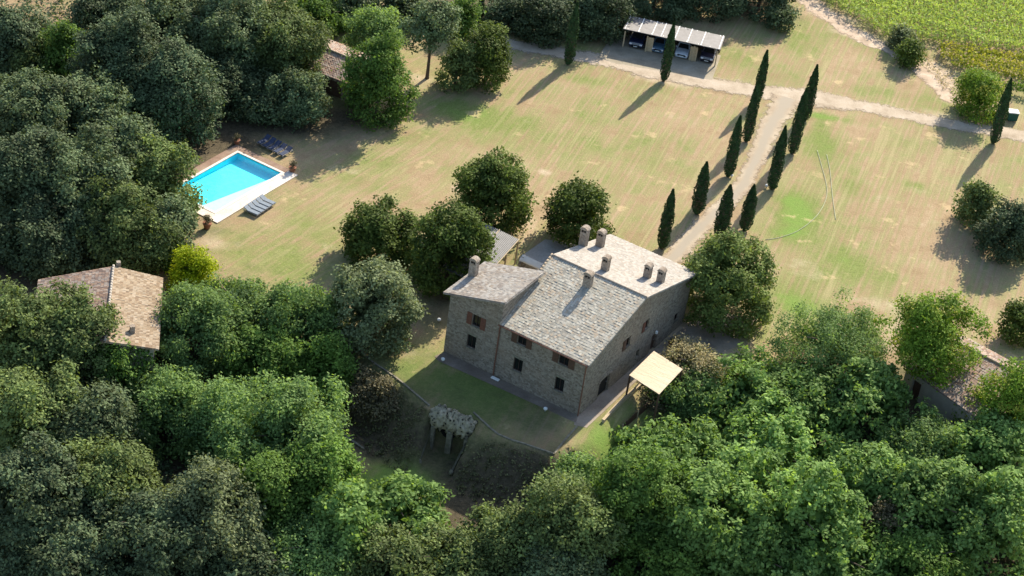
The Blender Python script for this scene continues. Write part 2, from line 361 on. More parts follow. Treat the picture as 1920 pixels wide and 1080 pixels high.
spots = ramp(nt, noise(nt, mapped(nt, pos, 0, (1, 1, 1), (31, 7, 0)), .28, 4, .6), [(.62, (0, 0, 0)), (.70, (1, 1, 1))])
col = mix(nt, mth(nt, 'MULTIPLY', spots, .55), col, (.52, .39, .22))
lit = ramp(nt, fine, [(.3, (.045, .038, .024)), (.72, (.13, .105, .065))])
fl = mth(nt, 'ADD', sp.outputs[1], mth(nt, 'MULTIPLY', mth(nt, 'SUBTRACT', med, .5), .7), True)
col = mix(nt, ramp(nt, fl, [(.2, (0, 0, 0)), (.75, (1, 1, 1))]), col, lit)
col = mix(nt, .4, col, ramp(nt, noise(nt, pos, 6, 3, .8), [(.3, (.3, .3, .3)), (.7, (.72, .72, .72))]), 'OVERLAY')
nt.links.new(col, b.inputs['Base Color']); b.inputs['Roughness'].default_value = .95; b.inputs['Specular IOR Level'].default_value = .1
bump(nt, noise(nt, pos, 4, 5, .8), .7, .12, b)
gme.materials.append(m); M['lawn'] = m
gme.polygons.foreach_set('use_smooth', [True]*len(quads))
tag(link('ground', gme), kind='structure')

# roads
def dustmat(name, c1, c2, c3, soft=False, rut=None):
    m, nt, b = newmat(name); pos = geoco(nt); n1 = noise(nt, pos, .4, 5, .65); n2 = noise(nt, pos, 5, 5, .75)
    col = ramp(nt, n1, [(.3, c1), (.5, c2), (.7, c3)])
    col = mix(nt, .4, col, ramp(nt, n2, [(.3, (.32, .32, .32)), (.7, (.7, .7, .7))]), 'OVERLAY')
    nt.links.new(col, b.inputs['Base Color']); b.inputs['Roughness'].default_value = .95; b.inputs['Specular IOR Level'].default_value = .1
    bump(nt, n2, .5, .06, b)
    if soft:
        ed = N(nt, 'ShaderNodeAttribute', attribute_name='edge').outputs['Fac']
        if rut:
            rr_ = mth(nt, 'ADD', ed, mth(nt, 'MULTIPLY', mth(nt, 'SUBTRACT', noise(nt, pos, .5, 4), .5), .5))
            nt.links.new(mix(nt, ramp(nt, rr_, [(.55, (0, 0, 0)), (.8, (1, 1, 1))]), col, rut), b.inputs['Base Color'])
        al = ramp(nt, mth(nt, 'ADD', ed, mth(nt, 'MULTIPLY', mth(nt, 'SUBTRACT', noise(nt, pos, 1.2, 6, .75), .5), 1.7)), [(.12, (0, 0, 0)), (.42, (1, 1, 1))])
        nt.links.new(al, b.inputs['Alpha'])
    return m
M['road'] = dustmat('pale_gravel', (.30, .24, .17), (.40, .33, .245), (.46, .385, .30), True)
M['track'] = dustmat('grey_gravel', (.30, .235, .165), (.37, .30, .215), (.43, .36, .265), True, (.33, .285, .22))
def resample(pts, step):
    pts = [np.array(p[:2], float) for p in pts]; out = []
    # Catmull-Rom
    P = [2*pts[0]-pts[1]]+pts+[2*pts[-1]-pts[-2]]
    for i in range(1, len(P)-2):
        n = max(2, int(np.linalg.norm(P[i+1]-P[i])/step))
        for k in range(n):
            t = k/n
            out.append(.5*((2*P[i])+(-P[i-1]+P[i+1])*t+(2*P[i-1]-5*P[i]+4*P[i+1]-P[i+2])*t*t+(-P[i-1]+3*P[i]-3*P[i+1]+P[i+2])*t**3))
    out.append(pts[-1]); return out
def strip(name, px, widths, mat, lift, ragged=.25, seed=1, kind='structure'):
    r = np.random.default_rng(seed)
    C = resample([at(*p) for p in px], .5); n = len(C); widths = [w*1.16 for w in widths]
    W = np.interp(np.linspace(0, 1, n), np.linspace(0, 1, len(widths)), widths)
    # edges wander with smoothed noise
    def wob():
        w = r.normal(0, 1, n+20); k = np.ones(5)/5; w = np.convolve(w, k, 'same')[:n]; return w*ragged*1.2
    wl, wr = wob(), wob(); vs = []; fs = []; K = 6
    for i in range(n):
        d = C[min(i+1, n-1)]-C[max(i-1, 0)]; d /= np.linalg.norm(d); nn = np.array([-d[1], d[0]])
        a = C[i]+nn*(W[i]/2+wl[i]); c = C[i]-nn*(W[i]/2+wr[i])
        for k in range(K+1):
            p = a+(c-a)*k/K; vs.append((p[0], p[1], gz(p)+lift))
    for i in range(n-1):
        for k in range(K): q = i*(K+1)+k; fs.append((q, q+K+1, q+K+2, q+1))
    mb = MB(); mb.add(vs, fs); o = mb.build(name, mat); tag(o, kind=kind)
    ea = o.data.attributes.new('edge', 'FLOAT', 'POINT'); ea.data.foreach_set('value', [1-abs(k/K*2-1) for _ in range(n) for k in range(K+1)])
    return o
strip('road', [(860, 66), (940, 80), (1060, 100), (1150, 117), (1250, 140), (1350, 159), (1440, 174), (1540, 186), (1660, 208), (1780, 232), (1925, 256), (2100, 285)], [3.2, 3.2, 3.4, 3.8, 4, 4.2, 5, 3.2, 3., 3.2, 4.5, 4.5], M['road'], .012, .3, 2)
strip('driveway', [(1480, 184), (1460, 212), (1436, 255), (1415, 305), (1383, 358), (1338, 405), (1296, 445), (1255, 490)], [4.6, 3.4, 2.7, 2.4, 2.4, 2.5, 2.5, 2.5], M['track'], .020, .2, 3)
strip('dirt_track', [(1480, -40), (1530, 12), (1585, 48), (1640, 82), (1700, 112), (1745, 150), (1790, 192)], [4, 4, 3.6, 3, 2.5, 2.5, 2.5], dustmat('bare_soil', (.30, .23, .16), (.44, .34, .25), (.56, .47, .36), True), .008, .55, 4)
def sheet(name, px, mat, lift, kind='structure', z=None):
    P = [ground_at(*p) for p in px]; mb = MB(); mb.add([(p[0], p[1], p[2]+lift) for p in P], [tuple(range(len(P)))]); o = mb.build(name, mat); tag(o, kind=kind)
    n = Vector(o.data.polygons[0].normal)
    if n.z < 0: o.data.flip_normals()
    return o
sheet('forecourt', [(1152, 62), (1352, 104), (1335, 150), (1150, 118), (1120, 108)], dustmat('packed_earth', (.22, .19, .14), (.30, .26, .19), (.36, .32, .25)), .016)
sheet('patio', [(1022, 449), (1102, 460), (1040, 520), (985, 505), (975, 482)], dustmat('grey_paving', (.26, .24, .20), (.33, .31, .27), (.38, .36, .32)), .016)
sheet('yard', [(1100, 802), (1076, 797), (1080, 782), (1180, 690), (1289, 609), (1345, 585), (1420, 600), (1380, 650), (1290, 690), (1196, 712)], dustmat('grey_brown_yard', (.22, .18, .14), (.30, .25, .195), (.36, .31, .25)), .016)
sheet('footpath', [(815, 668), (834, 660), (924, 704), (1084, 780), (1080, 793), (910, 716), (822, 677)], dustmat('stone_path', (.15, .12, .095), (.20, .165, .13), (.25, .21, .17)), .018)

# ------------------------------------------------------------------ roofs and walls
def tiled(name, A, B_, C_, D, mat, parent=None, thick=.14, pitch=.24, step=.34, amp=.035):
    """tiled roof plane: eave A-B, ridge D-C (A below D). Real corrugation and course steps, UV in metres."""
    A, B_, C_, D = [np.array(p, float) for p in (A, B_, C_, D)]
    wid = (np.linalg.norm(B_-A)+np.linalg.norm(C_-D))/2; ln = (np.linalg.norm(D-A)+np.linalg.norm(C_-B_))/2
    nu = max(8, int(wid/pitch)*6+1); rows = int(ln/step)+1
    us = np.linspace(0, wid, nu); vs_ = []
    for r in range(rows):
        lo = r*step; hi = min((r+1)*step, ln)
        if hi-lo < .02: continue
        vs_ += [(lo, 1.), (hi-.01, 0.)]
    V = np.array(vs_); nrm = np.cross(B_-A, D-A); nrm /= np.linalg.norm(nrm)
    if nrm[2] < 0: nrm = -nrm
    gu, gv = np.meshgrid(us/wid, V[:, 0]/ln)
    P = (A[None, None]*(1-gu)[..., None]+B_[None, None]*gu[..., None])*(1-gv)[..., None]+(D[None, None]*(1-gu)[..., None]+C_[None, None]*gu[..., None])*gv[..., None]
    r2 = np.random.default_rng(int(abs(A[0]*100)) % 9999)
    jit = r2.normal(0, .010, (len(V), int(wid/pitch)+2))
    col = np.floor(gu*wid/pitch).astype(int)
    h = amp*np.abs(np.sin(gu*wid/pitch*math.pi))**.8+.014*V[:, 1][:, None]+np.take_along_axis(jit, col, 1)
    P = P+nrm[None, None]*h[..., None]
    nr = len(V); top = P.reshape(-1, 3); I = np.arange(nr*nu).reshape(nr, nu)
    q = np.stack([I[:-1, :-1], I[:-1, 1:], I[1:, 1:], I[1:, :-1]], -1).reshape(-1, 4)
    slab = np.array([A, B_, C_, D]); n0 = len(top)
    low = slab-nrm*(thick+.04); up = slab-nrm*.06
    allv = np.concatenate([top, low, up]); e = n0
    extra = [(e+3, e+2, e+1, e), (e+4, e+5, e+6, e+7)]+[(e+i, e+(i+1) % 4, e+4+(i+1) % 4, e+4+i) for i in range(4)]
    q = np.concatenate([q, np.array(extra)])
    me = npmesh(name, allv, q, mat)
    uv = me.uv_layers.new(name='UVMap')
    U = np.concatenate([np.stack([(gu*wid).ravel(), (gv*ln).ravel()], -1), np.array([[0, 0], [wid, 0], [wid, ln], [0, ln]]*2)])
    uv.data.foreach_set('uv', U[q.ravel()].astype(np.float32).ravel())
    return link(name, me, parent)
def wall(name, P, Q, tops, holes, mat, parent=None, z0=-.15, reveal=.32, out=None):
    """upright wall from P to Q; tops = [(s, z)...] its top line; holes = [(s0, s1, za, zb)]; outward normal out"""
    P = np.array(P, float); Q = np.array(Q, float); L = np.linalg.norm((Q-P)[:2]); e = (Q-P)/L; e[2] = 0
    n = np.array([e[1], -e[0], 0]);
    if out is not None and n@out < 0: n = -n
    S = sorted(set([0, L]+[t[0] for t in tops if 0 < t[0] < L]+[h[0] for h in holes]+[h[1] for h in holes]))
    ts = [t[0] for t in tops]; tz = [t[1] for t in tops]
    top = lambda s: float(np.interp(s, ts, tz))
    zs = sorted(set([z0]+[h[2] for h in holes]+[h[3] for h in holes]))
    mb = MB(); pt = lambda s, z, d=0.: P+e*s+np.array([0, 0, z])-n*d
    for i in range(len(S)-1):
        s0, s1 = S[i], S[i+1]; cells = [z for z in zs if z < min(top(s0), top(s1))-.01]
        for k, za in enumerate(cells):
            last = k == len(cells)-1
            zb0, zb1 = (top(s0), top(s1)) if last else (cells[k+1],)*2
            mz = (za+min(zb0, zb1))/2; ms = (s0+s1)/2
            if any(h[0]-1e-6 < ms < h[1]+1e-6 and h[2]-1e-6 < za+.001 and za+.001 < h[3] for h in holes): continue
            mb.add([pt(s0, za), pt(s1, za), pt(s1, zb1), pt(s0, zb0)], [(0, 1, 2, 3)])
    for s0, s1, za, zb in holes:
        for (a1, b1), (a2, b2) in (((s0, za), (s1, za)), ((s1, za), (s1, zb)), ((s1, zb), (s0, zb)), ((s0, zb), (s0, za))):
            mb.add([pt(a1, b1), pt(a2, b2), pt(a2, b2, reveal), pt(a1, b1, reveal)], [(0, 1, 2, 3)])
    o = mb.build(name, mat, parent); return o
def upright(mb, P, e, n, s0, s1, z0, z1, d0, d1, mi=0):
    """box on a wall: along e from s0 to s1, heights z0..z1, depth from d0 to d1 outwards"""
    p = lambda s, z, d: P+e*s+n*d+np.array([0, 0, z])
    c = [(s0, d0), (s1, d0), (s1, d1), (s0, d1)]
    return mb.hexa([p(s, z0, d) for s, d in c], [p(s, z1, d) for s, d in c], mi)

hB = at(1084, 780); hL = at(834.6, 660); ha = (hL-hB)/np.linalg.norm(hL-hB)
hb = np.array([-ha[1], ha[0], 0]); hb = hb if hb[1] > 0 else -hb
hrz = math.atan2(ha[1], ha[0])
def H(s, t, z=0.): return hB+ha*s+hb*t+np.array([0, 0, z])
LW, LM, LD, RB, RZ = 16.0, 9.95, 21.6, 10.05, 9.1        # full width, main width, depth, ridge place, ridge height under tiles
EF, EB = 6.55, 6.22
house = empty('farmhouse', H(0, 0), 'large two-storey stone farmhouse with tiled gable roof and six chimneys beside the clipped round trees', 'farmhouse')
house.matrix_world = Matrix.Identity(4)
FW = [(6.88, 7.9, 4.95, 6.2), (2.0, 3.1, 4.9, 6.12), (6.9, 7.95, 1.75, 3.25), (2.08, 3.12, 1.75, 3.3)]
GW = [(8.05, 9.0, 3.8, 5.0), (11.9, 12.75, 4.0, 5.15), (11.05, 11.65, 1.05, 1.95), (14.2, 15.4, -.05, 2.15), (19.0, 19.95, 1.35, 2.3), (3.6, 5.7, -.05, 2.1)]
WW = [(12.25, 13.2, 4.6, 5.95), (12.45, 13.5, 1.9, 3.4)]
wf = wall('wall', H(0, 0), H(LM, 0), [(0, EF), (LM, EF)], FW, M['stone'], house, out=-hb)
wg = wall('wall', H(0, 0), H(0, LD), [(0, EF), (RB, RZ), (LD, EB)], GW, M['stone'], house, out=-ha)
wall('wall', H(LM, LD), H(0, LD), [(0, EB), (LM, EB)], [(2, 3, 4, 5.2), (6, 7, 4, 5.2), (4, 5.2, 0, 2.2)], M['stone'], house, out=hb)
wall('wall', H(LM, 0), H(LM, LD), [(0, EF), (RB, RZ), (LD, EB)], [], M['stone'], house, out=ha)
WH0, WH1 = 7.15, 8.95
WD = 6.7
wall('wall', H(LM+.003, -.004), H(LW, -.004), [(0, WH1), (LW-LM, WH0)], [(h[0]-LM, h[1]-LM, h[2], h[3]) for h in WW], M['stone'], house, out=-hb)
wall('wall', H(LW, 0), H(LW, WD), [(0, WH0), (WD, WH0)], [], M['stone'], house, out=ha)
wall('wall', H(LW, WD), H(LM, WD), [(0, WH0), (LW-LM, WH1)], [], M['stone'], house, out=hb)
wall('wall', H(LM+.004, 0), H(LM+.004, WD), [(0, WH1), (WD, WH1)], [], M['stone'], house, out=-ha)
def win(P, e, n, h, shut='both', closed=None, mat='wood'):
    """window with frame, pane, sill and open shutters; e runs along the wall"""
    s0, s1, z0, z1 = h; f = MB()
    for a, b_, c, d in ((s0, s0+.07, z0, z1), (s1-.07, s1, z0, z1), (s0+.07, s1-.07, z0, z0+.07), (s0+.07, s1-.07, z1-.07, z1), ((s0+s1)/2-.03, (s0+s1)/2+.03, z0+.07, z1-.07)):
        upright(f, P, e, n, a, b_, c, d, -.24, -.17)
    w = f.build('window', M['darkwood'], house)
    upright(MB(), P, e, n, s0+.01, s1-.01, z0+.01, z1-.01, -.28, -.25).build('pane', M['pane'], w)
    upright(MB(), P, e, n, s0-.1, s1+.1, z0-.09, z0-.003, -.02, .09).build('sill', M['tuff'], w)
    wd = (s1-s0)/2+.12
    for side in (0, 1):
        if shut == 'both' or shut == ('low', 'high')[side]:
            a = s0-.03-wd if side == 0 else s1+.03; sh = MB()
            upright(sh, P, e, n, a, a+wd, z0+.0, z1+.03, .025, .075)
            for k in range(9):
                zz_ = z0+.1+(z1-z0-.15)*k/8; upright(sh, P, e, n, a+.07, a+wd-.07, zz_-.03, zz_+.02, .076, .095)
            sh.build('shutter', M[mat], w)
    return w
nF, nG = -hb, -ha
for h in FW[:2]: win(hB, ha, nF, h)
for h in FW[2:]: win(hB, ha, nF, h, 'none')
win(hB, ha, nF, WW[0], mat='redwood'); win(hB, ha, nF, WW[1], 'none')
win(hB, hb, nG, GW[0], 'low'); win(hB, hb, nG, GW[1], 'low', mat='redwood'); win(hB, hb, nG, GW[2], 'none'); win(hB, hb, nG, GW[4], 'none')
for h, o_ in ((GW[3], 0), (GW[5], 1)):
    d = upright(MB(), hB, hb, nG, h[0]+.02, h[1]-.02, h[2], h[3]-.02, -.31, -.25).build('door', M['inside'] if o_ else M['wood'], house)
    upright(MB(), hB, hb, nG, h[1]-.2, h[1]-.14, 1.0, 1.12, -.249, -.2).build('handle', M['metal'], d)
mb = MB()
for k in range(9):                                       # brick arch over the wide doorway
    a = math.pi*(k+.5)/9; mb.box(hB+hb*(4.65+1.2*math.cos(a))+nG*.02+np.array([0, 0, 2.02+.45*math.sin(a)]), (.12, .3, .24), hrz)
mb.build('door_arch', M['chimney'], house)
for h in (FW[2], FW[3], WW[1]): upright(MB(), hB, ha, nF, h[0]-.15, h[1]+.15, h[3]+.003, h[3]+.24, -.02, .025).build('lintel', M['tuff'], house)
# main roof and its chimneys
oh = .45
rf = tiled('roof', H(-oh, -.5, EF+.12-.12), H(LM-.15, -.5, EF), H(LM+.75, RB, RZ+.16), H(-oh, RB, RZ+.16), M['roof_front'], house)
rb = tiled('roof', H(LM+.45, LD+.5, EB), H(-oh, LD+.5, EB), H(-oh, RB+.02, RZ+.1), H(LM+.8, RB+.02, RZ+.1), M['roof_back'], house)
rw = tiled('roof', H(LW+.65, -.45, WH0-.05), H(LW+.65, WD+.4, WH0-.05), H(LM-.35, WD+.4, WH1+.18), H(LM-.35, -.45, WH1+.18), M['roof_wing'], house)
cap = MB()
for k in range(26):
    s = -oh+k*.43; cap.tube([H(s, RB-.05, RZ+.17), H(s+.45, RB-.05, RZ+.2)], [.13, .11], 8)
cap.build('ridge_tiles', M['roof_wing'], rf, smooth=True)
rk = MB()
for k in range(24):
    t = -.5+k*.44; f_ = (t+.5)/(RB+.5); s = LM-.15+.9*f_; z = EF+(RZ+.16-EF)*f_+.07
    rk.tube([H(s, t, z), H(s+.02, t+.45, z+.12)], [.12, .10], 8)
rk.build('verge_tiles', M['roof_tan'], rf, smooth=True)
def rz_front(t): return EF+(RZ-EF)*(t+.5)/(RB+.5)
def rz_back(t): return RZ+.1-(RZ-EB)*(t-RB)/(LD+.5-RB)
def chimney(roof, s, t, z, w=.75, d=.6, h=1.5, gable=True):
    mb = MB(); mb.box(H(s, t, z+h/2-.2), (w, d, h+.4), hrz)
    for sx_ in (-1, 1):
        for k in range(2): mb.box(H(s+sx_*(w/2-.08), t+(k-.5)*(d-.16), z+h+.12), (.15, .15, .26), hrz)
    c = mb.build('chimney', M['chimney'], roof)
    t2 = MB(); zz_ = z+h+.22; nA = 8; arc = [(math.cos(math.pi*k/nA), math.sin(math.pi*k/nA)) for k in range(nA+1)]
    fr_, bk_ = [H(s+(w/2+.06)*c_, t-d/2-.06, zz_+.34*s_) for c_, s_ in arc], [H(s+(w/2+.06)*c_, t+d/2+.06, zz_+.34*s_) for c_, s_ in arc]
    t2.add(fr_+bk_, [tuple(range(nA+1)), tuple(range(2*nA+1, nA, -1)), (0, nA, 2*nA+1, nA+1)]+[(k+1, k, nA+1+k, nA+2+k) for k in range(nA)])
    cp = t2.build('chimney_cap', M['chimney'], c)
    fl = MB()
    for sx_ in (-1, 1): fl.box(H(s+sx_*w*.2, t, z+h+.08), (w*.22, d+.02, .3), hrz)
    fl.build('flue_opening', M['inside'], c)
for s, t, w, h in ((10.35, 16.0, .8, 1.7), (9.2, 17.6, .8, 1.4), (5.57, 12.1, .72, 1.2), (2.15, 15.0, .7, 1.1), (.75, 15.3, .7, 1.1)):
    chimney(rb, s, t, rz_back(t), w, .6, h)
chimney(rw, 16.0, 3.9, WH0+.05, .8, .6, 1.7)
chimney(rf, 5.39, 8.3, rz_front(8.3), .85, .6, 1.25)
# gutters and copper downpipes
g_ = MB(); g_.tube([H(-.4, -.6, EF-.08), H(LM-.1, -.6, EF-.08)], .07, 8); g_.build('gutter', M['copper'], house)
for s, zt in ((-.02, EF-.1), (LM-.02, EF-.1)):
    p_ = MB(); p_.tube([H(s, -.58, zt), H(s, -.14, zt-.35), H(s, -.14, .1)], .065, 8); p_.build('downpipe', M['copper'], house)
lm = MB(); lm.box(H(-.14, 14.8, 2.35), (.2, .2, .3), hrz); lm.build('wall_lamp', M['white'], house)

# lean-to canopy and small white-roofed porch behind the wing
def place(name, base, label, cat, group=None, rz=0.): return empty(name, base, label, cat, group, rz)
def reparent_world(t): t.matrix_world = t.matrix_world
class Thing:
    """an Empty at the base; parts are built in world metres and shifted to it"""
    def __init__(s, name, base, label, cat, group=None):
        s.b = np.array(base, float); s.o = empty(name, base, label, cat, group)
    def part(s, mb, name, mats, parent=None, **k):
        b = s.b; mb.v = [(v[0]-b[0], v[1]-b[1], v[2]-b[2]) for v in mb.v]
        return mb.build(name, mats, parent or s.o, **k)
    def shift(s, o):
        me = o.data; me.transform(Matrix.Translation([-float(c) for c in s.b])); return o
corr, nt, b = newmat('corrugated_panel'); uvn = N(nt, 'ShaderNodeTexCoord').outputs['Object']
nt.links.new(ramp(nt, noise(nt, uvn, 1.3, 5, .7), [(.3, (.10, .10, .10)), (.7, (.16, .158, .155))]), b.inputs['Base Color']); b.inputs['Roughness'].default_value = .6
def corrugated(A, B_, C_, D, pitch=.2, amp=.03):
    A, B_, C_, D = [np.array(p, float) for p in (A, B_, C_, D)]; wd = np.linalg.norm(B_-A); n = int(wd/pitch)*4+1; mb = MB(); vs = []
    for z in (0, -.025):
        for k in range(n):
            u = k/(n-1); d = amp*math.sin(u*wd/pitch*2*math.pi)
            vs.append(A*(1-u)+B_*u+np.array([0, 0, d+z])); vs.append(D*(1-u)+C_*u+np.array([0, 0, d+z]))
    fs = [(2*k, 2*k+2, 2*k+3, 2*k+1) for k in range(n-1)]+[(2*n+2*k+1, 2*n+2*k+3, 2*n+2*k+2, 2*n+2*k) for k in range(n-1)]
    mb.add(vs, fs); return mb
T = Thing('canopy', H(19, 14, 0), 'grey corrugated canopy on posts between the round trees and the farmhouse wing', 'canopy')
c4 = [at(900, 414, 3.0), at(974, 449, 3.0), H(18.0, 9.0, 2.7), H(22.6, 9.0, 2.7)]
T.part(corrugated(c4[0], c4[1], c4[2], c4[3]), 'roof_panel', corr)
mb = MB()
for k in (0, .5, 1): P1 = c4[0]+(c4[1]-c4[0])*k; P2 = c4[3]+(c4[2]-c4[3])*k; mb.tube([P1+np.array([0, 0, .07]), P2+np.array([0, 0, .07])], .05, 6)
T.part(mb, 'roof_batten', M['timber'])
for k, l in ((1, .03), (1, .33), (1, .66), (1, 1.), (0, .03), (0, .5), (0, 1.)):
    P1 = c4[0]+(c4[1]-c4[0])*k; P2 = c4[3]+(c4[2]-c4[3])*k; P = P1+(P2-P1)*l
    T.part(MB().box((P[0], P[1], (P[2]-.05)/2), (.14, .14, P[2]-.05), hrz), 'post', M['timber'])
T = Thing('porch', at(1000, 500), 'small porch with pale sloping slab roof standing on the patio behind the wing', 'porch')
pz = 4.6; q = [at(974, 486, pz-.5), at(1012, 503, pz-.5), at(1020, 495, pz), at(980, 477, pz)]
T.part(MB().hexa([p-np.array([0, 0, .18]) for p in q], q), 'roof', M['white'])
mb = MB()
for p in q[:2]+q[2:]: mb.box((p[0]*.9+q[0][0]*.05+q[2][0]*.05, p[1]*.9+q[0][1]*.05+q[2][1]*.05, (p[2]-.2)/2), (.3, .3, p[2]-.2), hrz)
mb.box(((q[2][0]+q[3][0])/2, (q[2][1]+q[3][1])/2, 2.), (np.linalg.norm(q[2]-q[3])-.4, .25, 3.9), math.atan2(*(q[2]-q[3])[[1, 0]]))
T.part(mb, 'wall', M['stone'])

# pergola over the yard
T = Thing('pergola', H(-4, 8), 'square pergola with pale cane mat roof beside the gable wall', 'pergola')
pg = [at(1180, 703, 2.8), at(1236, 739, 2.8), at(1280, 692, 2.8), at(1226, 658, 2.8)]
mb, nt_, b_ = newmat('cane_mat'), None, None
mt, nt, b = mb; v = objco(nt); f_ = noise(nt, mapped(nt, mapped(nt, v, -hrz), 0, (.25, 2.2, 1)), 3, 5, .7)
nt.links.new(ramp(nt, f_, [(.3, (.46, .36, .235)), (.7, (.60, .50, .36))]), b.inputs['Base Color']); b.inputs['Roughness'].default_value = .85; bump(nt, f_, .8, .08, b); M['cane'] = mt
T.part(MB().hexa([p-np.array([0, 0, .06]) for p in pg], pg), 'cane_roof', mt)
for k in range(5):
    l = .04+.92*k/4; P1 = pg[0]+(pg[1]-pg[0])*l; P2 = pg[3]+(pg[2]-pg[3])*l
    T.part(MB().tube([P1-np.array([0, 0, .12]), P2-np.array([0, 0, .12])], .06, 6), 'beam', M['wood'])
for p in pg:
    q_ = p*.97+np.mean(pg, 0)*.03; zb = gz(q_); T.part(MB().box((q_[0], q_[1], (2.7+zb)/2), (.16, .16, 2.68-zb), hrz), 'post', M['wood'])
# retaining wall line, stair and timber screen by the pergola
def kerb(name, px, w, h, mat, label, cat, lift=0., step=1.):
    C = resample([ground_at(*p) for p in px], step); base = C[len(C)//2]
    T = Thing(name, (base[0], base[1], gz(base)), label, cat); mb = MB()
    L_, R_ = [], []
    for i, c in enumerate(C):
        d = C[min(i+1, len(C)-1)]-C[max(i-1, 0)]; d /= np.linalg.norm(d); n = np.array([-d[1], d[0]])*w/2
        z = max(gz(c), gz(c-n), gz(c+n)); L_.append((*(c+n), z)); R_.append((*(c-n), z))
    for i in range(len(C)-1):
        bt = [L_[i], R_[i], R_[i+1], L_[i+1]]
        mb.hexa([(p[0], p[1], p[2]-.4) for p in bt], [(p[0], p[1], p[2]+h+.01*math.sin(i*2.1)) for p in bt])
    T.part(mb, 'coping', mat); return T
def kerbmesh(*a):
    T = kerb(*a); ch = T.o.children[0]; lab, cat = T.o['label'], T.o['category']; nm = T.o.name
    ch.parent = None; loc = T.o.location.copy(); bpy.data.objects.remove(T.o); ch.location = loc; ch.name = nm; tag(ch, lab, cat); return ch
kerbmesh('stone_kerb', [(668, 650), (700, 680), (742, 708), (790, 748), (818, 772)], .18, .10, M['tuff'], 'thin stone kerb running down the lawn edge to the grotto from the left', 'kerb')
kerbmesh('stone_kerb', [(884, 800), (935, 815), (985, 833), (1040, 852)], .17, .10, M['tuff'], 'thin stone kerb along the bank top from the grotto to the right', 'kerb')
kerbmesh('stone_kerb', [(1040, 850), (1062, 822), (1082, 800)], .2, .1, M['tuff'], 'short stone kerb from the bank corner up to the house corner', 'kerb')
kerbmesh('low_wall', [(1130, 792), (1150, 770), (1172, 748), (1190, 733), (1206, 718)], .3, .35, M['timber'], 'pale coped low wall running from the lawn up to the pergola', 'wall')
kerbmesh('stone_kerb', [(622, 800), (650, 820), (682, 842)], .22, .1, M['tuff'], 'short kerb on the lower lawn beside the leafy trees', 'kerb')
T = Thing('timber_screen', ground_at(1190, 770), 'woven timber screen standing below the pale low wall', 'screen')
s0, s1 = at(1148, 785, 0), at(1205, 735, 0); dv = (s1-s0); Ls = np.linalg.norm(dv); dv /= Ls; nv = np.array([dv[1], -dv[0], 0])
s0 = s0+nv*1.2
mb = MB()
for k in range(int(Ls/.16)):
    p = s0+dv*k*.16; mb.box((p[0], p[1], -1.6+.6), (.12, .03, 1.7+.1*math.sin(k*1.7)), math.atan2(dv[1], dv[0]))
T.part(mb, 'slat_panel', M['wood'])
for k in range(3):
    p = s0+dv*Ls*k/2+nv*.07; T.part(MB().box((p[0], p[1], -1.0), (.1, .1, 2.0), math.atan2(dv[1], dv[0])), 'post', M['timber'])

# grotto: domed tuff gateway with wing walls
T = Thing('grotto', (gP+gQ)/2*np.array([1, 1, 0])+np.array([0, 0, -3.6]), 'rocky grotto gateway with three domed humps and twin arches set in the bank', 'grotto')
def blobmesh(c, R, seed, n=26, rough=.16):
    r = random.Random(seed); mb = MB(); vs = []; fs = []
    ph = [(r.uniform(0, 6.28), r.uniform(0, 6.28), r.uniform(2, 9), r.uniform(2, 9)) for _ in range(10)]
    m_ = n//2
    for i in range(m_+1):
        th = math.pi*i/m_
        for k in range(n):
            a = 2*math.pi*k/n; d = 1+rough*sum(math.sin(p[2]*th+p[0])*math.sin(round(p[3])*a+p[1]) for p in ph)/3.2
            vs.append((c[0]+R[0]*d*math.sin(th)*math.cos(a), c[1]+R[1]*d*math.sin(th)*math.sin(a), c[2]+R[2]*d*math.cos(th)))
    for i in range(m_):
        for k in range(n): fs.append((i*n+k, (i+1)*n+k, (i+1)*n+(k+1) % n, i*n+(k+1) % n))
    mb.add(vs, fs); return mb
pit, nt, b = newmat('pitted_tuff'); v = objco(nt)
vo = N(nt, 'ShaderNodeTexVoronoi'); vo.inputs['Scale'].default_value = 2.6; nt.links.new(mapped(nt, v, .4, (1, 1, 1)), vo.inputs['Vector'])
nn_ = noise(nt, v, 3, 5, .7)
c_ = ramp(nt, mth(nt, 'ADD', vo.outputs['Distance'], mth(nt, 'MULTIPLY', mth(nt, 'SUBTRACT', nn_, .5), .9)), [(.16, (.012, .011, .008)), (.30, (.27, .24, .155)), (.8, (.44, .39, .27))])
nt.links.new(c_, b.inputs['Base Color']); b.inputs['Roughness'].default_value = .95; bump(nt, nn_, .9, .3, b)
mid = (gP+gQ)/2; grz = math.atan2(ge[1], ge[0])
for i, (f_, r_, zt) in enumerate(((-.33, 1.12, 1.05), (.03, .95, .9), (.37, 1.08, .75))):
    c_ = mid+ge*gw*f_-gn*.5; T.part(blobmesh((c_[0], c_[1], zt-1.15), (r_, .95, 1.15), i+3, rough=.28), 'dome', pit, smooth=True)
c_ = mid-gn*.45; T.part(MB().box((c_[0], c_[1], -.75), (gw+.3, 1.1, .55), grz), 'lintel', pit, bevel=.1)
for f_, w_ in ((-.47, .42), (.02, .6), (.5, .42)):
    c_ = mid+ge*gw*f_; T.part(MB().box((c_[0], c_[1], -2.35), (w_, .55, 2.75), grz), 'pillar', M['tuff'], bevel=.08)
c_ = mid-gn*1.25; T.part(MB().box((c_[0], c_[1], -2.3), (gw+.7, .3, 2.9), grz), 'recess_wall', M['inside'])
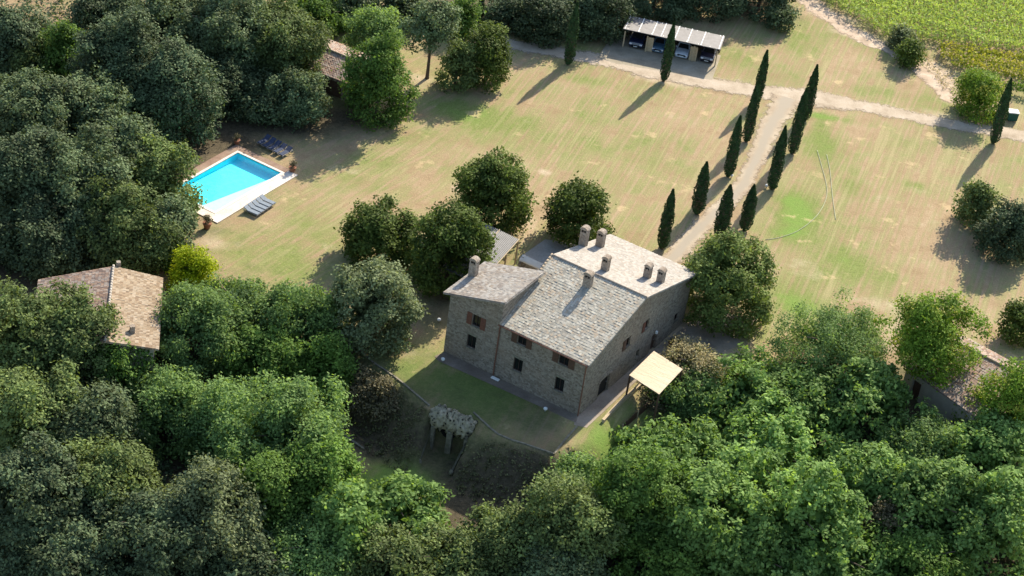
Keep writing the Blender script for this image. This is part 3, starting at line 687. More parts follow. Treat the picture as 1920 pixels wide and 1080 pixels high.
for sg_, uv in ((-1, (786, 866)), (1, (846, 886))):
    A0 = mid+ge*sg_*(gw/2+.25)-gn*1.2; A1 = at(*uv, -3.4); A1[2] = 0; d_ = A1-A0; n_ = np.array([d_[1], -d_[0], 0]); n_ /= np.linalg.norm(n_); n_ *= .10; mb = MB()
    mb.hexa([A0-n_+[0, 0, -4], A0+n_+[0, 0, -4], A1+n_+[0, 0, -4], A1-n_+[0, 0, -4]], [A0-n_+[0, 0, -.9], A0+n_+[0, 0, -.9], A1+n_+[0, 0, -3.3], A1-n_+[0, 0, -3.3]])
    T.part(mb, 'wing_wall', M['darktuff']); T.part(blobmesh((A1[0], A1[1], -3.4), (.25, .25, .35), 9, 14), 'end_stone', M['tuff'], smooth=True)

def settle(root, base):
    """put the Empty at the base while its world-built parts stay where they are"""
    root.location = [float(c) for c in base]
    for ch in root.children: ch.matrix_parent_inverse = Matrix.Translation([-float(c) for c in base])
settle(house, hB)

# ------------------------------------------------------------------ other buildings
def gable_house(name, label, E0, E1, R1, R0, F1, F0, rmat, wmat, holes=(), inset=.45, cat='building', z0=-.2):
    """E0-E1 near eave, R0-R1 ridge, F0-F1 far eave (world points with heights)"""
    root = empty(name, (0, 0, 0), label, cat)
    E0, E1, R1, R0, F1, F0 = [np.array(p, float) for p in (E0, E1, R1, R0, F1, F0)]
    r1 = tiled('roof', E0, E1, R1, R0, rmat, root); r2 = tiled('roof', F1, F0, R0, R1, rmat, root)
    mb = MB(); L = np.linalg.norm(R1-R0); n = int(L/.45)
    for k in range(n):
        p = R0+(R1-R0)*k/n; q = R0+(R1-R0)*(k+1.05)/n; mb.tube([p+[0, 0, .06], q+[0, 0, .09]], [.14, .12], 8)
    mb.build('ridge_tiles', M['roof_tan'] if rmat is not M['roof_tan'] else M['roof_back'], r1, smooth=True)
    c = (E0+E1+F0+F1)/4
    def ins(p):
        d = c-p; d[2] = 0; d /= np.linalg.norm(d); q = p+d*inset*1.4; q[2] = 0; return q
    e0, e1, f0, f1 = ins(E0), ins(E1), ins(F0), ins(F1); ez = min(E0[2], E1[2])-.1; fz = min(F0[2], F1[2])-.1
    for P, Q, tops, hh in ((e0, e1, [(0, ez), (np.linalg.norm(e1-e0), ez)], holes), (f0, f1, [(0, fz), (np.linalg.norm(f1-f0), fz)], ())):
        wall('wall', P, Q, tops, list(hh), wmat, root, z0=z0, out=(P+Q)/2-c*[1, 1, 0])
    for P, Q, Rz in ((e0, f0, R0), (e1, f1, R1)):
        L = np.linalg.norm(Q-P); t = (Rz-P)[:2]@(Q-P)[:2]/L
        wall('wall', P, Q, [(0, ez), (t, Rz[2]-.12), (L, fz)], [], wmat, root, z0=z0, out=(P+Q)/2-c*[1, 1, 0])
    e = (e1-e0)/np.linalg.norm(e1-e0); n = np.array([e[1], -e[0], 0]); n = n if n@((e0+e1)/2-c*[1, 1, 0]) > 0 else -n
    for h in holes:
        if h[2] < .2:
            upright(MB(), e0, e, n, h[0]+.02, h[1]-.02, h[2], h[3]-.02, -.3, -.24).build('door', M['wood'], root); continue
        w = upright(MB(), e0, e, n, h[0]+.01, h[1]-.01, (h[2]+h[3])/2-.04, (h[2]+h[3])/2+.04, -.24, -.18).build('window', M['wood'], root)
        upright(MB(), e0, e, n, h[0]+.01, h[1]-.01, h[2]+.01, h[3]-.01, -.30, -.25).build('pane', M['pane'], w)
    settle(root, (c[0], c[1], 0)); return root, r1, r2, c
# cottage among the trees at the left
rt0, rt1 = at(213, 499, 5.6), at(197, 640, 5.6)
e0_, e1_ = at(306, 521, 4.1), at(298, 655, 4.1)
f0_, f1_ = at(72, 524, 3.6), at(50, 660, 3.6)
_, r1, r2, cc = gable_house('tiled_cottage', 'low cottage with sunlit tan tile roof between the large oaks at the left', e1_, e0_, rt0, rt1, f0_, f1_, M['roof_tan'], M['plaster'], [(3, 4, 1, 2.2), (7, 8, .0, 2.1)])
r2.data.materials[0] = M['roof_old']  # darker tiles put the left slope's shade into its colour
p = at(248, 622, 4.9); mb = MB(); mb.box((p[0], p[1], p[2]+.1), (.45, .45, 1.2), .4); c_ = mb.build('chimney', M['chimney'], r1)
c_.matrix_parent_inverse = Matrix.Identity(4)
p = at(222, 500, 5.3); mb = MB(); mb.box((p[0], p[1], p[2]+.1), (.4, .4, 1.0), .4); mb.build('chimney', M['chimney'], r1)
# poolside house
gable_house('pool_house', 'small old tiled outbuilding behind the tree by the pool', at(578, 128, 2.7), at(690, 172, 2.7), at(700, 128, 3.9), at(590, 83, 3.9), at(712, 112, 3.2), at(604, 68, 3.2), M['roof_old'], M['stone'], [(1.5, 4.2, -.1, 2.1)])
# building at the right edge
gable_house('side_building', 'beige building with old tiled roof half hidden by the yellowing tree at the right edge', at(1690, 682, 3.1), at(1862, 806, 3.1), at(1935, 715, 4.6), at(1765, 628, 4.6), at(1948, 706, 4.2), at(1782, 616, 4.2), M['roof_old'], M['plaster'], [(1.2, 2.3, -.1, 2.1)])

# ------------------------------------------------------------------ carport and cars
cA, cB = at(1172, 53, 2.65), at(1348, 91, 2.65); ce = cB-cA; cl = np.linalg.norm(ce); ce /= cl; cn = np.array([ce[1], -ce[0], 0]); cn = cn if cn[1] > 0 else -cn
crz = math.atan2(ce[1], ce[0]); cD = 4.6
T = Thing('carport', (cA+cB)/2*[1, 1, 0]+cn*cD/2, 'long open carport with grey panel roof and pale battens sheltering four cars', 'carport')
def Cp(s, t, z): return np.array([cA[0], cA[1], 0])+ce*s+cn*t+np.array([0, 0, z])
cpm, nt, b = newmat('carport_roofing'); v = objco(nt)
nt.links.new(ramp(nt, noise(nt, v, 1.2, 6, .75), [(.3, (.12, .112, .108)), (.5, (.155, .147, .143)), (.7, (.20, .19, .185))]), b.inputs['Base Color']); b.inputs['Roughness'].default_value = .7
zf, zb = 2.65, 2.30
q = [Cp(-.2, -.2, zf), Cp(cl+.2, -.2, zf), Cp(cl+.2, cD, zb), Cp(-.2, cD, zb)]
roofp = T.part(MB().hexa([p-[0, 0, .08] for p in q], q), 'roof', cpm)
for k in range(8):
    s = .0+cl*(0, .145, .29, .385, .53, .665, .81, 1.0)[k]
    mb = MB(); mb.hexa([Cp(s-.045, -.22, zf+.003), Cp(s+.045, -.22, zf+.003), Cp(s+.045, cD+.02, zb+.003), Cp(s-.045, cD+.02, zb+.003)], [Cp(s-.045, -.22, zf+.06), Cp(s+.045, -.22, zf+.06), Cp(s+.045, cD+.02, zb+.06), Cp(s-.045, cD+.02, zb+.06)])
    T.part(mb, 'batten', M['white'])
rr = random.Random(4)
for k in range(16):
    s = cl*(k+.5)/16; w = rr.uniform(.3, .6); mb = MB(); y0, y1 = (cD-w, cD) if k % 2 else (-.2, w-.2)
    zz0 = zf+(zb-zf)*y0/cD; zz1 = zf+(zb-zf)*y1/cD
    mb.hexa([Cp(s-.025, y0, zz0+.003), Cp(s+.025, y0, zz0+.003), Cp(s+.025, y1, zz1+.003), Cp(s-.025, y1, zz1+.003)], [Cp(s-.025, y0, zz0+.03), Cp(s+.025, y0, zz0+.03), Cp(s+.025, y1, zz1+.03), Cp(s-.025, y1, zz1+.03)])
    T.part(mb, 'batten', M['white'])
for s in (.1, .25*cl, .5*cl, .75*cl, cl-.1):
    for t in (.05, cD-.2):
        T.part(MB().box(Cp(s, t, 1.13), (.16, .16, 2.26), crz), 'post', M['timber'])
for s in (.27*cl, .74*cl):
    T.part(MB().box(Cp(s+.1, .3, 1.0), (.95, .14, 2.0), crz), 'side_panel', M['timber'])
T.part(MB().box(Cp(cl/2, cD-.05, 1.1), (cl, .1, 2.2), crz), 'back_wall', M['wood'])
def paint(name, col):
    m, nt, b = newmat(name); v = objco(nt); nt.links.new(ramp(nt, noise(nt, v, 3, 4), [(.3, tuple(c*.85 for c in col)), (.7, col)]), b.inputs['Base Color'])
    b.inputs['Roughness'].default_value = .32; b.inputs['Coat Weight'].default_value = .6; return m
M['tyre'] = simple('tyre_rubber', (.02, .02, .02), (.012, .012, .012), 5); M['rim'] = simple('wheel_rim', (.35, .35, .36), (.25, .25, .26), 4, rough=.4, metal=.7)
M['lampglass'] = simple('lamp_glass', (.75, .76, .78), (.6, .6, .62), 4, rough=.2)
def car(P, rz, col, label, suv, L=4.1, Wd=1.75):
    """front of the car towards local -y"""
    root = empty('parked_car', (P[0], P[1], gz(P)), label, 'car', 'cars parked under the carport', rz)
    hb_, ht = (.95, 1.75) if suv else (.82, 1.45)
    prof = [(-L/2, .32), (-L/2-.03, .55), (-L/2+.08, hb_-.12), (-L/2+.3, hb_-.03), (-L/2+(1.0 if suv else 1.1), hb_+.06), (L/2-.35, hb_+.08), (L/2-.04, hb_-.02), (L/2, .6), (L/2-.03, .32), (L/2-.5, .24), (-L/2+.5, .24)]
    n = len(prof); mb = MB(); vs = []; 
    for x, k, dz in ((-Wd/2, .94, 0), (-Wd/2+.09, 1., .02), (-Wd/4, 1.0, .05), (0, 1.01, .06), (Wd/4, 1.0, .05), (Wd/2-.09, 1., .02), (Wd/2, .94, 0)):
        for y, z in prof: vs.append((x, y*k, z+(dz if z > .7 else 0)-(0.05 if abs(x) > Wd/2-.01 and z > .7 else 0)))
    fs = [tuple(range(n-1, -1, -1)), tuple(6*n+k for k in range(n))]
    for i in range(6):
        for k in range(n): fs.append((i*n+k, i*n+(k+1) % n, (i+1)*n+(k+1) % n, (i+1)*n+k))
    mb.add(vs, fs); body = mb.build('body', col, root, smooth=False, bevel=.03)
    y0 = -L/2+(.95 if suv else 1.05); y1 = L/2-.3 if suv else L/2-.5; a = Wd/2-.1; c = a-.16
    g = MB(); g.hexa([(-a, y0, hb_), (a, y0, hb_), (a, y1, hb_), (-a, y1, hb_)], [(-c, y0+.65, ht-.06), (c, y0+.65, ht-.06), (c, y1-.3, ht-.06), (-c, y1-.3, ht-.06)]); g.build('windows', M['pane'], root)
    r = MB(); r.hexa([(-c-.03, y0+.6, ht-.07), (c+.03, y0+.6, ht-.07), (c+.03, y1-.26, ht-.07), (-c-.03, y1-.26, ht-.07)], [(-c+.05, y0+.75, ht), (c-.05, y0+.75, ht), (c-.05, y1-.36, ht), (-c+.05, y1-.36, ht)]); r.build('roof', col, root)
    pl = MB()
    for s in (-1, 1):
        for (b0, t0) in (((s*a, y0), (s*c, y0+.65)), ((s*a, y1), (s*c, y1-.3)), ((s*(a+.0), (y0+y1)/2), (s*(c+.0), (y0+y1)/2+.1))):
            pl.tube([(b0[0], b0[1], hb_), (t0[0], t0[1], ht-.05)], .045, 6)
    pl.build('pillars', col, root)
    for sx_ in (-1, 1):
        for sy in (-L/2+.78, L/2-.8):
            r_ = .35 if suv else .31; w = MB(); w.tube([(sx_*(Wd/2-.2), sy, r_), (sx_*(Wd/2+.01), sy, r_)], r_, 18); wo = w.build('wheel', M['tyre'], root)
            w = MB(); w.tube([(sx_*(Wd/2+.012), sy, r_), (sx_*(Wd/2+.025), sy, r_)], r_*.6, 14); w.build('rim', M['rim'], wo)
        MB().box((sx_*(Wd/2-.28), -L/2+.03, hb_-.28), (.34, .16, .18)).build('headlight', M['lampglass'], root, bevel=.03)
        MB().box((sx_*(Wd/2+.08), y0+.45, hb_+.08), (.18, .12, .13)).build('mirror', col, root, bevel=.02)
        MB().box((sx_*(Wd/2-.2), L/2-.02, hb_-.25), (.2, .08, .25)).build('tail_light', M['redwood'], root)
    MB().box((0, -L/2-.02, .48), (1.1, .06, .2)).build('grille', M['pane'], root)
    MB().box((0, -L/2-.06, .36), (.5, .03, .12)).build('number_plate', M['white'], root)
    MB().box((0, -L/2+.0, .28), (Wd*.86, .2, .12)).build('bumper', M['tyre'] if suv else col, root, bevel=.03)
    return root
navy = paint('navy_paint', (.012, .018, .05)); blue = paint('blue_paint', (.05, .11, .17)); silver = paint('silver_paint', (.42, .47, .52)); dark = paint('dark_violet_paint', (.035, .03, .05))
for u, v, col_, lab, suv, sx_ in ((1191, 88, navy, 'dark navy four wheel drive car at the left end of the carport', True, 1.9), (1232, 96, blue, 'blue hatchback partly behind the cypress in front of the carport', False, 1.65), (1277, 106, silver, 'pale silver car parked third under the carport right of the cypress', False, 1.75), (1324, 115, dark, 'dark car at the right end of the carport', True, 1.8)):
    fr = at(u, v+1, 0.2); s_ = (fr-cA)[:2]@ce[:2]; Pc = Cp(s_, (fr-cA)[:2]@cn[:2]+2.0, 0); car(Pc, crz, col_, lab, suv, 4.1, sx_)

# ------------------------------------------------------------------ pool
dk = dustmat('sandstone_paving', (.52, .43, .35), (.66, .58, .49), (.76, .69, .60))
DN, DE, DF, DR = 1.7, 1.5, 1.3, 1.8
def ring(name, a0, a1, b0, b1, hole, z, mat, parent=None, sub=None, th=.1):
    mb = MB(); s0, s1, t0, t1 = hole
    for (x0, x1, y0, y1) in ((a0, a1, b0, t0), (a0, a1, t1, b1), (a0, s0, t0, t1), (s1, a1, t0, t1)):
        mb.hexa([poolP(x0, y0, z-th), poolP(x1, y0, z-th), poolP(x1, y1, z-th), poolP(x0, y1, z-th)], [poolP(x0, y0, z), poolP(x1, y0, z), poolP(x1, y1, z), poolP(x0, y1, z)])
    return mb.build(name, mat, parent)
mb = MB()
for (x0, x1, y0, y1) in ((pw+.3, pw+1.6, -1.0, PL+1.5), (-.3, pw+.3, PL+.3, PL+1.5)):
    mb.hexa([poolP(*c, -.05) for c in ((x0, y0), (x1, y0), (x1, y1), (x0, y1))], [poolP(*c, .06) for c in ((x0, y0), (x1, y0), (x1, y1), (x0, y1))])
tag(mb.build('pool_terrace', dk), kind='structure')
mb = MB()
for (x0, x1, y0, y1) in ((-1.3, pw+.3, -1.3, -.3), (-1.3, -.3, -.3, PL+1.5)):
    mb.hexa([poolP(*c, -.05) for c in ((x0, y0), (x1, y0), (x1, y1), (x0, y1))], [poolP(*c, .055) for c in ((x0, y0), (x1, y0), (x1, y1), (x0, y1))])
tag(mb.build('shade_toned_paving', dustmat('shaded_red_brown_paving', (.17, .11, .08), (.25, .17, .125), (.32, .24, .18))), kind='structure')  # reddish paving, darkened so its colour carries the shade on the far sides
pool = empty('swimming_pool', (0, 0, 0), 'rectangular swimming pool with bright turquoise water beside the big oaks', 'swimming pool')
ring('coping', -.3, pw+.3, -.3, PL+.3, (0, pw, 0, PL), .10, simple('pale_coping', (.70, .64, .55), (.60, .54, .46), 3), pool, th=.16)
mb = MB(); D0, D1 = .85, .40
c8 = [(0, 0, -D0), (pw, 0, -D0), (pw, PL, -D1), (0, PL, -D1)]
B4 = [poolP(*c) for c in c8]; T4 = [poolP(c[0], c[1], .02) for c in c8]
mb.add(B4+T4, [(0, 1, 2, 3)]+[(i, (i+1) % 4, 4+(i+1) % 4, 4+i) for i in range(4)])
pm, nt, b = newmat('turquoise_pool_lining'); v = geoco(nt)
nt.links.new(ramp(nt, noise(nt, v, 1.5, 4), [(.3, (.03, .74, .88)), (.7, (.08, .82, .92))]), b.inputs['Base Color']); b.inputs['Roughness'].default_value = .6
mb.build('basin', pm, pool)
for k in range(3):
    z = -.15-.16*k; st = MB(); st.hexa([poolP(pw-.35*(k+1), PL*.35, -D0+.1), poolP(pw-.35*k-.003, PL*.35, -D0+.1), poolP(pw-.35*k-.003, PL-.02, -D1), poolP(pw-.35*(k+1), PL-.02, -D1)], [poolP(pw-.35*(k+1), PL*.35, z), poolP(pw-.35*k-.003, PL*.35, z), poolP(pw-.35*k-.003, PL-.02, z), poolP(pw-.35*(k+1), PL-.02, z)])
    st.build('step', M['white'], pool)
sh = MB(); q_ = [(pw-.01, .6), (pw-.01, PL-.02), (pw-2.0, PL-.02)]
sh.add([poolP(x, y, -.55) for x, y in q_]+[poolP(x, y, -.10) for x, y in q_], [(2, 1, 0), (3, 4, 5), (0, 1, 4, 3), (1, 2, 5, 4), (2, 0, 3, 5)]); sh.build('glare_wedge', M['white'], pool)  # added white wedge paints the glare along the near water edge
wm, nt, b = newmat('pool_water'); nw = wm.node_tree
nt.nodes.remove(b); gl_ = N(nt, 'ShaderNodeBsdfGlossy'); gl_.inputs['Roughness'].default_value = .05; tr = N(nt, 'ShaderNodeBsdfTransparent'); tr.inputs[0].default_value = (.72, .985, .995, 1)
fr = N(nt, 'ShaderNodeFresnel'); fr.inputs['IOR'].default_value = 1.33; ms = N(nt, 'ShaderNodeMixShader')
bp = N(nt, 'ShaderNodeBump'); bp.inputs['Strength'].default_value = .25; bp.inputs['Distance'].default_value = .05; nt.links.new(noise(nt, geoco(nt), 2.5, 3), bp.inputs['Height'])
nt.links.new(bp.outputs[0], gl_.inputs['Normal']); nt.links.new(bp.outputs[0], fr.inputs['Normal'])
gf = N(nt, 'ShaderNodeNewGeometry'); nt.links.new(mth(nt, 'MULTIPLY', fr.outputs[0], mth(nt, 'SUBTRACT', 1., gf.outputs['Backfacing'])), ms.inputs[0]); nt.links.new(tr.outputs[0], ms.inputs[1]); nt.links.new(gl_.outputs[0], ms.inputs[2]); nt.links.new(ms.outputs[0], nt.nodes['Material Output'].inputs[0])
mb = MB(); mb.add([poolP(0, 0, -.06), poolP(pw, 0, -.06), poolP(pw, PL, -.06), poolP(0, PL, -.06)], [(0, 1, 2, 3)])
wo = mb.build('water', wm, pool)
if wo.data.polygons[0].normal.z < 0: wo.data.flip_normals()
settle(pool, poolP(pw/2, PL/2))
# loungers
def lounger_proto(cush, label, group):
    root = empty('sun_lounger', (0, 0, 0), label, 'sun lounger', group)
    f = MB()
    for x in (-.31, .31): f.box((x, 0, .30), (.05, 1.9, .06))
    for y in (-.92, .3, .92): f.box((0, y, .30), (.57, .05, .05))
    f.build('frame', M['metal'], root)
    for x in (-.3, .3):
        for y in (-.8, .8): MB().box((x, y, .135), (.05, .05, .27)).build('leg', M['metal'], root)
    MB().box((0, -.3, .36), (.54, 1.25, .07)).build('cushion', cush, root, bevel=.02)
    b_ = MB(); b_.hexa([(-.3, .34, .33), (.3, .34, .33), (.3, .95, .62), (-.3, .95, .62)], [(-.3, .32, .40), (.3, .32, .40), (.3, .92, .69), (-.3, .92, .69)]); b_.build('backrest', cush, root)
    return root
navyc = simple('navy_canvas', (.035, .052, .10), (.022, .034, .07), 6); greyc = simple('grey_blue_canvas', (.22, .26, .29), (.14, .17, .21), 6)
e2rz = math.atan2(pe2[1], pe2[0])
lp = None
far = [('leftmost dark blue lounger in the shade behind the pool corner', 0), ('second dark blue lounger from the left behind the pool corner', 1), ('third dark blue lounger from the left behind the pool corner', 2), ('fourth dark blue lounger from the left behind the pool corner', 3), ('rightmost dark blue lounger with a paler edge behind the pool corner', 4)]
l0, l1 = at(495, 268), at(535, 290)
for lab, k in far:
    if lp is None: lp = lounger_proto(navyc, lab, 'dark blue loungers behind the pool'); o = lp
    else: o = copy_tree(lp); o['label'] = lab
    p = l0+(l1-l0)*k/4; o.location = (p[0], p[1], gz(p)+.02); o.rotation_euler.z = e2rz+math.pi/2
near = ['lowest grey lounger of the sunny row near the pool edge', 'second grey lounger up the sunny row by the pool', 'middle grey lounger of the sunny row by the pool', 'fourth grey lounger up the sunny row by the pool', 'topmost grey lounger of the sunny row near the pool edge']
lp = None; l0, l1 = at(472, 401), at(500, 382); dl = l1-l0; nrz = math.atan2(dl[1], dl[0])
for k, lab in enumerate(near):
    if lp is None: lp = lounger_proto(greyc, lab, 'grey loungers beside the pool'); o = lp
    else: o = copy_tree(lp); o['label'] = lab
    p = l0+dl/np.linalg.norm(dl)*(.72*k); o.location = (p[0], p[1], gz(p)+.02); o.rotation_euler.z = nrz
terra = simple('terracotta', (.30, .13, .07), (.22, .09, .05), 6)

# ------------------------------------------------------------------ foliage
def rnd_dirs(r, n):
    v = r.normal(0, 1, (n, 3)); return v/np.linalg.norm(v, axis=1, keepdims=True)
def quads_from(r, P, Nn, size, asp, tint, up=None):
    n = len(P); ref = rnd_dirs(r, n) if up is None else up
    t = np.cross(Nn, ref); t /= np.linalg.norm(t, axis=1, keepdims=True)+1e-9; b_ = np.cross(Nn, t)
    s = size[:, None]
    V = np.stack([P-b_*s*.5, P+t*s*.5*asp, P+b_*s*.5, P-t*s*.5*asp], 1)
    V += (Nn*(s*.12*0))[:, None, :]
    return V.reshape(-1, 3), np.repeat(tint, 4)
def crown_arrays(r, R, nl, lf, leaf, dens, cl_n=9, spread=1.0, low=-.55, asp=.62, upb=.55, flat=1.0, jitter=.18, irrk=.22, skirt=.0):
    """leaf faces of a crown centred at the origin; R = radii"""
    R = np.array(R, float); Rm = (R[0]*R[1]*R[2])**(1/3)
    d = rnd_dirs(r, nl*3); d = d[d[:, 2] > low][:nl]; nl = len(d)
    dn = np.clip(-d[:, 2:3], 0, 1); d[:, :2] *= 1+skirt*dn
    bx = rnd_dirs(r, 5); ph = r.uniform(0, 6.28, 5); irr = 1+irrk*sum(np.sin(d@bx[i]*(2.2+i*.9)+ph[i]) for i in range(5))/2.2
    lr = lf*Rm*r.uniform(.65, 1.25, nl)
    Lc = d*R*(1-.85*lr/Rm)[:, None]*(irr[:, None]*r.uniform(1-jitter*1.5, 1+jitter*.5, (nl, 1)))
    if skirt > 0:
        na = 12; aa = np.arange(na)*2*math.pi/na+r.uniform(0, .5, na); rr2 = r.uniform(.62, .82, na)
        Lc = np.concatenate([Lc, np.stack([np.cos(aa)*R[0]*rr2, np.sin(aa)*R[1]*rr2, -R[2]*r.uniform(.62, .82, na)], -1)]); lr = np.concatenate([lr, np.full(na, Rm*min(lf*1.1, .3))]); nl += na
    Lc = np.concatenate([Lc, [[0, 0, R[2]*.15]]]); lr = np.concatenate([lr, [Rm*.55]]); nl += 1
    ltint = r.uniform(-.19, .19, nl)
    area = 4*math.pi*lr**2; nleaf = dens*area/(leaf*leaf*asp); ncl = np.maximum(5, (nleaf/cl_n).astype(int)); clr = leaf*math.sqrt(cl_n)*.38
    li = np.repeat(np.arange(nl), ncl); nc = len(li)
    outw = Lc/np.linalg.norm(Lc+1e-6, axis=1, keepdims=True)
    ns = 15; sdir = rnd_dirs(r, nl*ns)+.6*np.repeat(outw, ns, 0)+np.array([0, 0, .25]); sdir /= np.linalg.norm(sdir, axis=1, keepdims=True)
    slr = np.repeat(lr, ns); spos = np.repeat(Lc, ns, 0)+sdir*(slr*r.uniform(.62, 1.08, nl*ns))[:, None]*np.array([1, 1, flat]); sr = slr*r.uniform(.22, .38, nl*ns); stint = np.repeat(ltint, ns)+r.normal(0, .16, nl*ns)
    si = li*ns+r.integers(0, ns, nc)
    cd = rnd_dirs(r, nc)+.6*sdir[si]+np.array([0, 0, .25]); cd /= np.linalg.norm(cd, axis=1, keepdims=True)
    rad = r.uniform(.6, 1.1, nc); cp = spos[si]+cd*(sr[si]*rad)[:, None]
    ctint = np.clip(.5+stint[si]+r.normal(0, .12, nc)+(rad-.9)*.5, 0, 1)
    k = np.repeat(np.arange(nc), cl_n); n = len(k)
    P = cp[k]+r.normal(0, 1, (n, 3))*clr*spread*np.array([1, 1, .65])
    Nn = cd[k]*.8+rnd_dirs(r, n)*.62+np.array([0, 0, upb]); Nn /= np.linalg.norm(Nn, axis=1, keepdims=True)
    size = leaf*r.uniform(.6, 1.35, n); tint = np.clip(ctint[k]+r.normal(0, .10, n), 0, 1)
    V, t = quads_from(r, P, Nn, size, asp, tint)
    # coarse inner mass so that one cannot look through the crown
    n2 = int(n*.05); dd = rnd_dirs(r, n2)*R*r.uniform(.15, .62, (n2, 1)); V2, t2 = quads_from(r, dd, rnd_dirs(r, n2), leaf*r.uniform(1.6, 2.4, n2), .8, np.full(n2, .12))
    return np.concatenate([V, V2]), np.concatenate([t, t2])
def leafmesh(name, V, t, mat, parent=None):
    q = np.arange(len(V)).reshape(-1, 4); me = npmesh(name, V, q, mat)
    a = me.attributes.new('tint', 'FLOAT', 'POINT'); a.data.foreach_set('value', t.astype(np.float32))
    return link(name, me, parent)
SPEC = dict(  # lobes, lobe size, leaf, dens, leaves per twig, spread, mat, low
    oak=(34, .30, .34, 1.35, 7, 1.0, 'oak', -.85), oakdark=(34, .30, .34, 1.35, 7, 1.0, 'oakdark', -.85), olive=(36, .28, .34, 1.35, 7, 1.0, 'olive', -.85),
    green=(32, .30, .34, 1.4, 7, 1.1, 'green', -.85), robinia=(34, .27, .30, 1.4, 8, 1.25, 'robinia', -.85), bright=(24, .34, .44, 1.35, 6, .75, 'bright', -.85),
    linden=(46, .24, .34, 1.6, 8, 1.0, 'linden', -.9), grey=(44, .24, .32, 1.6, 8, 1.0, 'grey', -.9), laurel=(46, .24, .32, 1.6, 8, 1.0, 'laurel', -.9), lime=(22, .30, .24, 1.6, 8, 1.1, 'lime', -.9),
    autumn=(32, .25, .28, 1.5, 8, 1.35, 'autumn', -.85), dry=(24, .26, .22, 1.2, 8, 1.6, 'dryleaf', -.8), brown=(26, .28, .26, 1.3, 8, 1.4, 'brown', -.8))
NAMES = dict(oak='oak_tree', oakdark='oak_tree', olive='oak_tree', green='leafy_tree', robinia='leafy_tree', bright='leafy_tree', linden='round_tree', grey='round_tree', laurel='round_tree', lime='shrub', autumn='yellowing_tree', dry='shrub', brown='shrub')
def trunkmesh(name, h, r0, root, seed, R, mat, zc):
    r = random.Random(seed); mb = MB(); lean = (r.uniform(-.3, .3), r.uniform(-.3, .3))
    pts = [(lean[0]*t*t*h*.15, lean[1]*t*t*h*.15, -.3+(h+.3)*t) for t in (0, .06, .2, .5, .8, 1)]
    mb.tube(pts, [r0*1.5, r0*1.1, r0*.95, r0*.75, r0*.55, r0*.3], 9)
    for k in range(5):
        a = k*2*math.pi/5+r.uniform(-.4, .4); z = h*r.uniform(.45, .75); l = R*r.uniform(.45, .7)
        mb.tube([(0, 0, z), (l*.4*math.cos(a), l*.4*math.sin(a), z+l*.35), (l*math.cos(a), l*math.sin(a), z+l*.6)], [r0*.45, r0*.3, r0*.12], 6)
    return mb.build(name, mat, root, smooth=True)
seed_ = [100]
def tree(u, v, ru, rv, sp, label, clear=.1, cat=None, group=None, name=None, hc=None, leaf=None, tilt=None, squash=1.0, bark='bark', densk=1.0):
    """crown whose outline is centred at u, v with pixel radii ru, rv"""
    seed_[0] += 1; s = SPEC[sp]; r = np.random.default_rng(seed_[0])
    zc = 4.0 if hc is None else hc
    for _ in range(6):
        P = at(u, v, zc); k = pxm(P); R = ru/k; d = P-np.array([0, 0, HH]); sp_ = -d[2]/np.linalg.norm(d); cp_ = math.sqrt(1-sp_**2)
        rv_ = rv/k; Rz = math.sqrt(max((rv_**2-(R*sp_)**2), (.45*R)**2*cp_**2))/cp_*squash; Rz = min(Rz, R*1.9)
        g = gz(P)
        if hc is None: zc = g+clear+Rz
    root = empty(name or NAMES[sp], (P[0], P[1], g), label, cat or ('shrub' if sp in ('lime', 'dry', 'brown') else 'tree'), group)
    nl = int(s[0]*(1.0 if R < 3 else 1.25 if R < 6 else 1.6)); lf = s[1]*(1.05 if R < 3 else .95 if R < 6 else .8)
    V, t = crown_arrays(r, (R*.96, R*.96, Rz*.96), nl, lf, leaf or s[2], s[3]*densk, s[4], s[5], s[7], skirt=0 if hc else .45, irrk=.07 if sp in ('linden', 'grey', 'laurel') else .2)
    V = V+np.array([0, 0, zc-g]); keep = V[:, 2].reshape(-1, 4).min(1) > .02; V = V.reshape(-1, 4, 3)[keep].reshape(-1, 3); t = t.reshape(-1, 4)[keep].ravel()
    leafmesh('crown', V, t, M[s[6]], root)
    if zc-g > .8: trunkmesh('trunk', zc-g+Rz*.3, .10+.035*R, root, seed_[0], R, M[bark], zc-g)
    return root
G1 = 'trees of the wood'
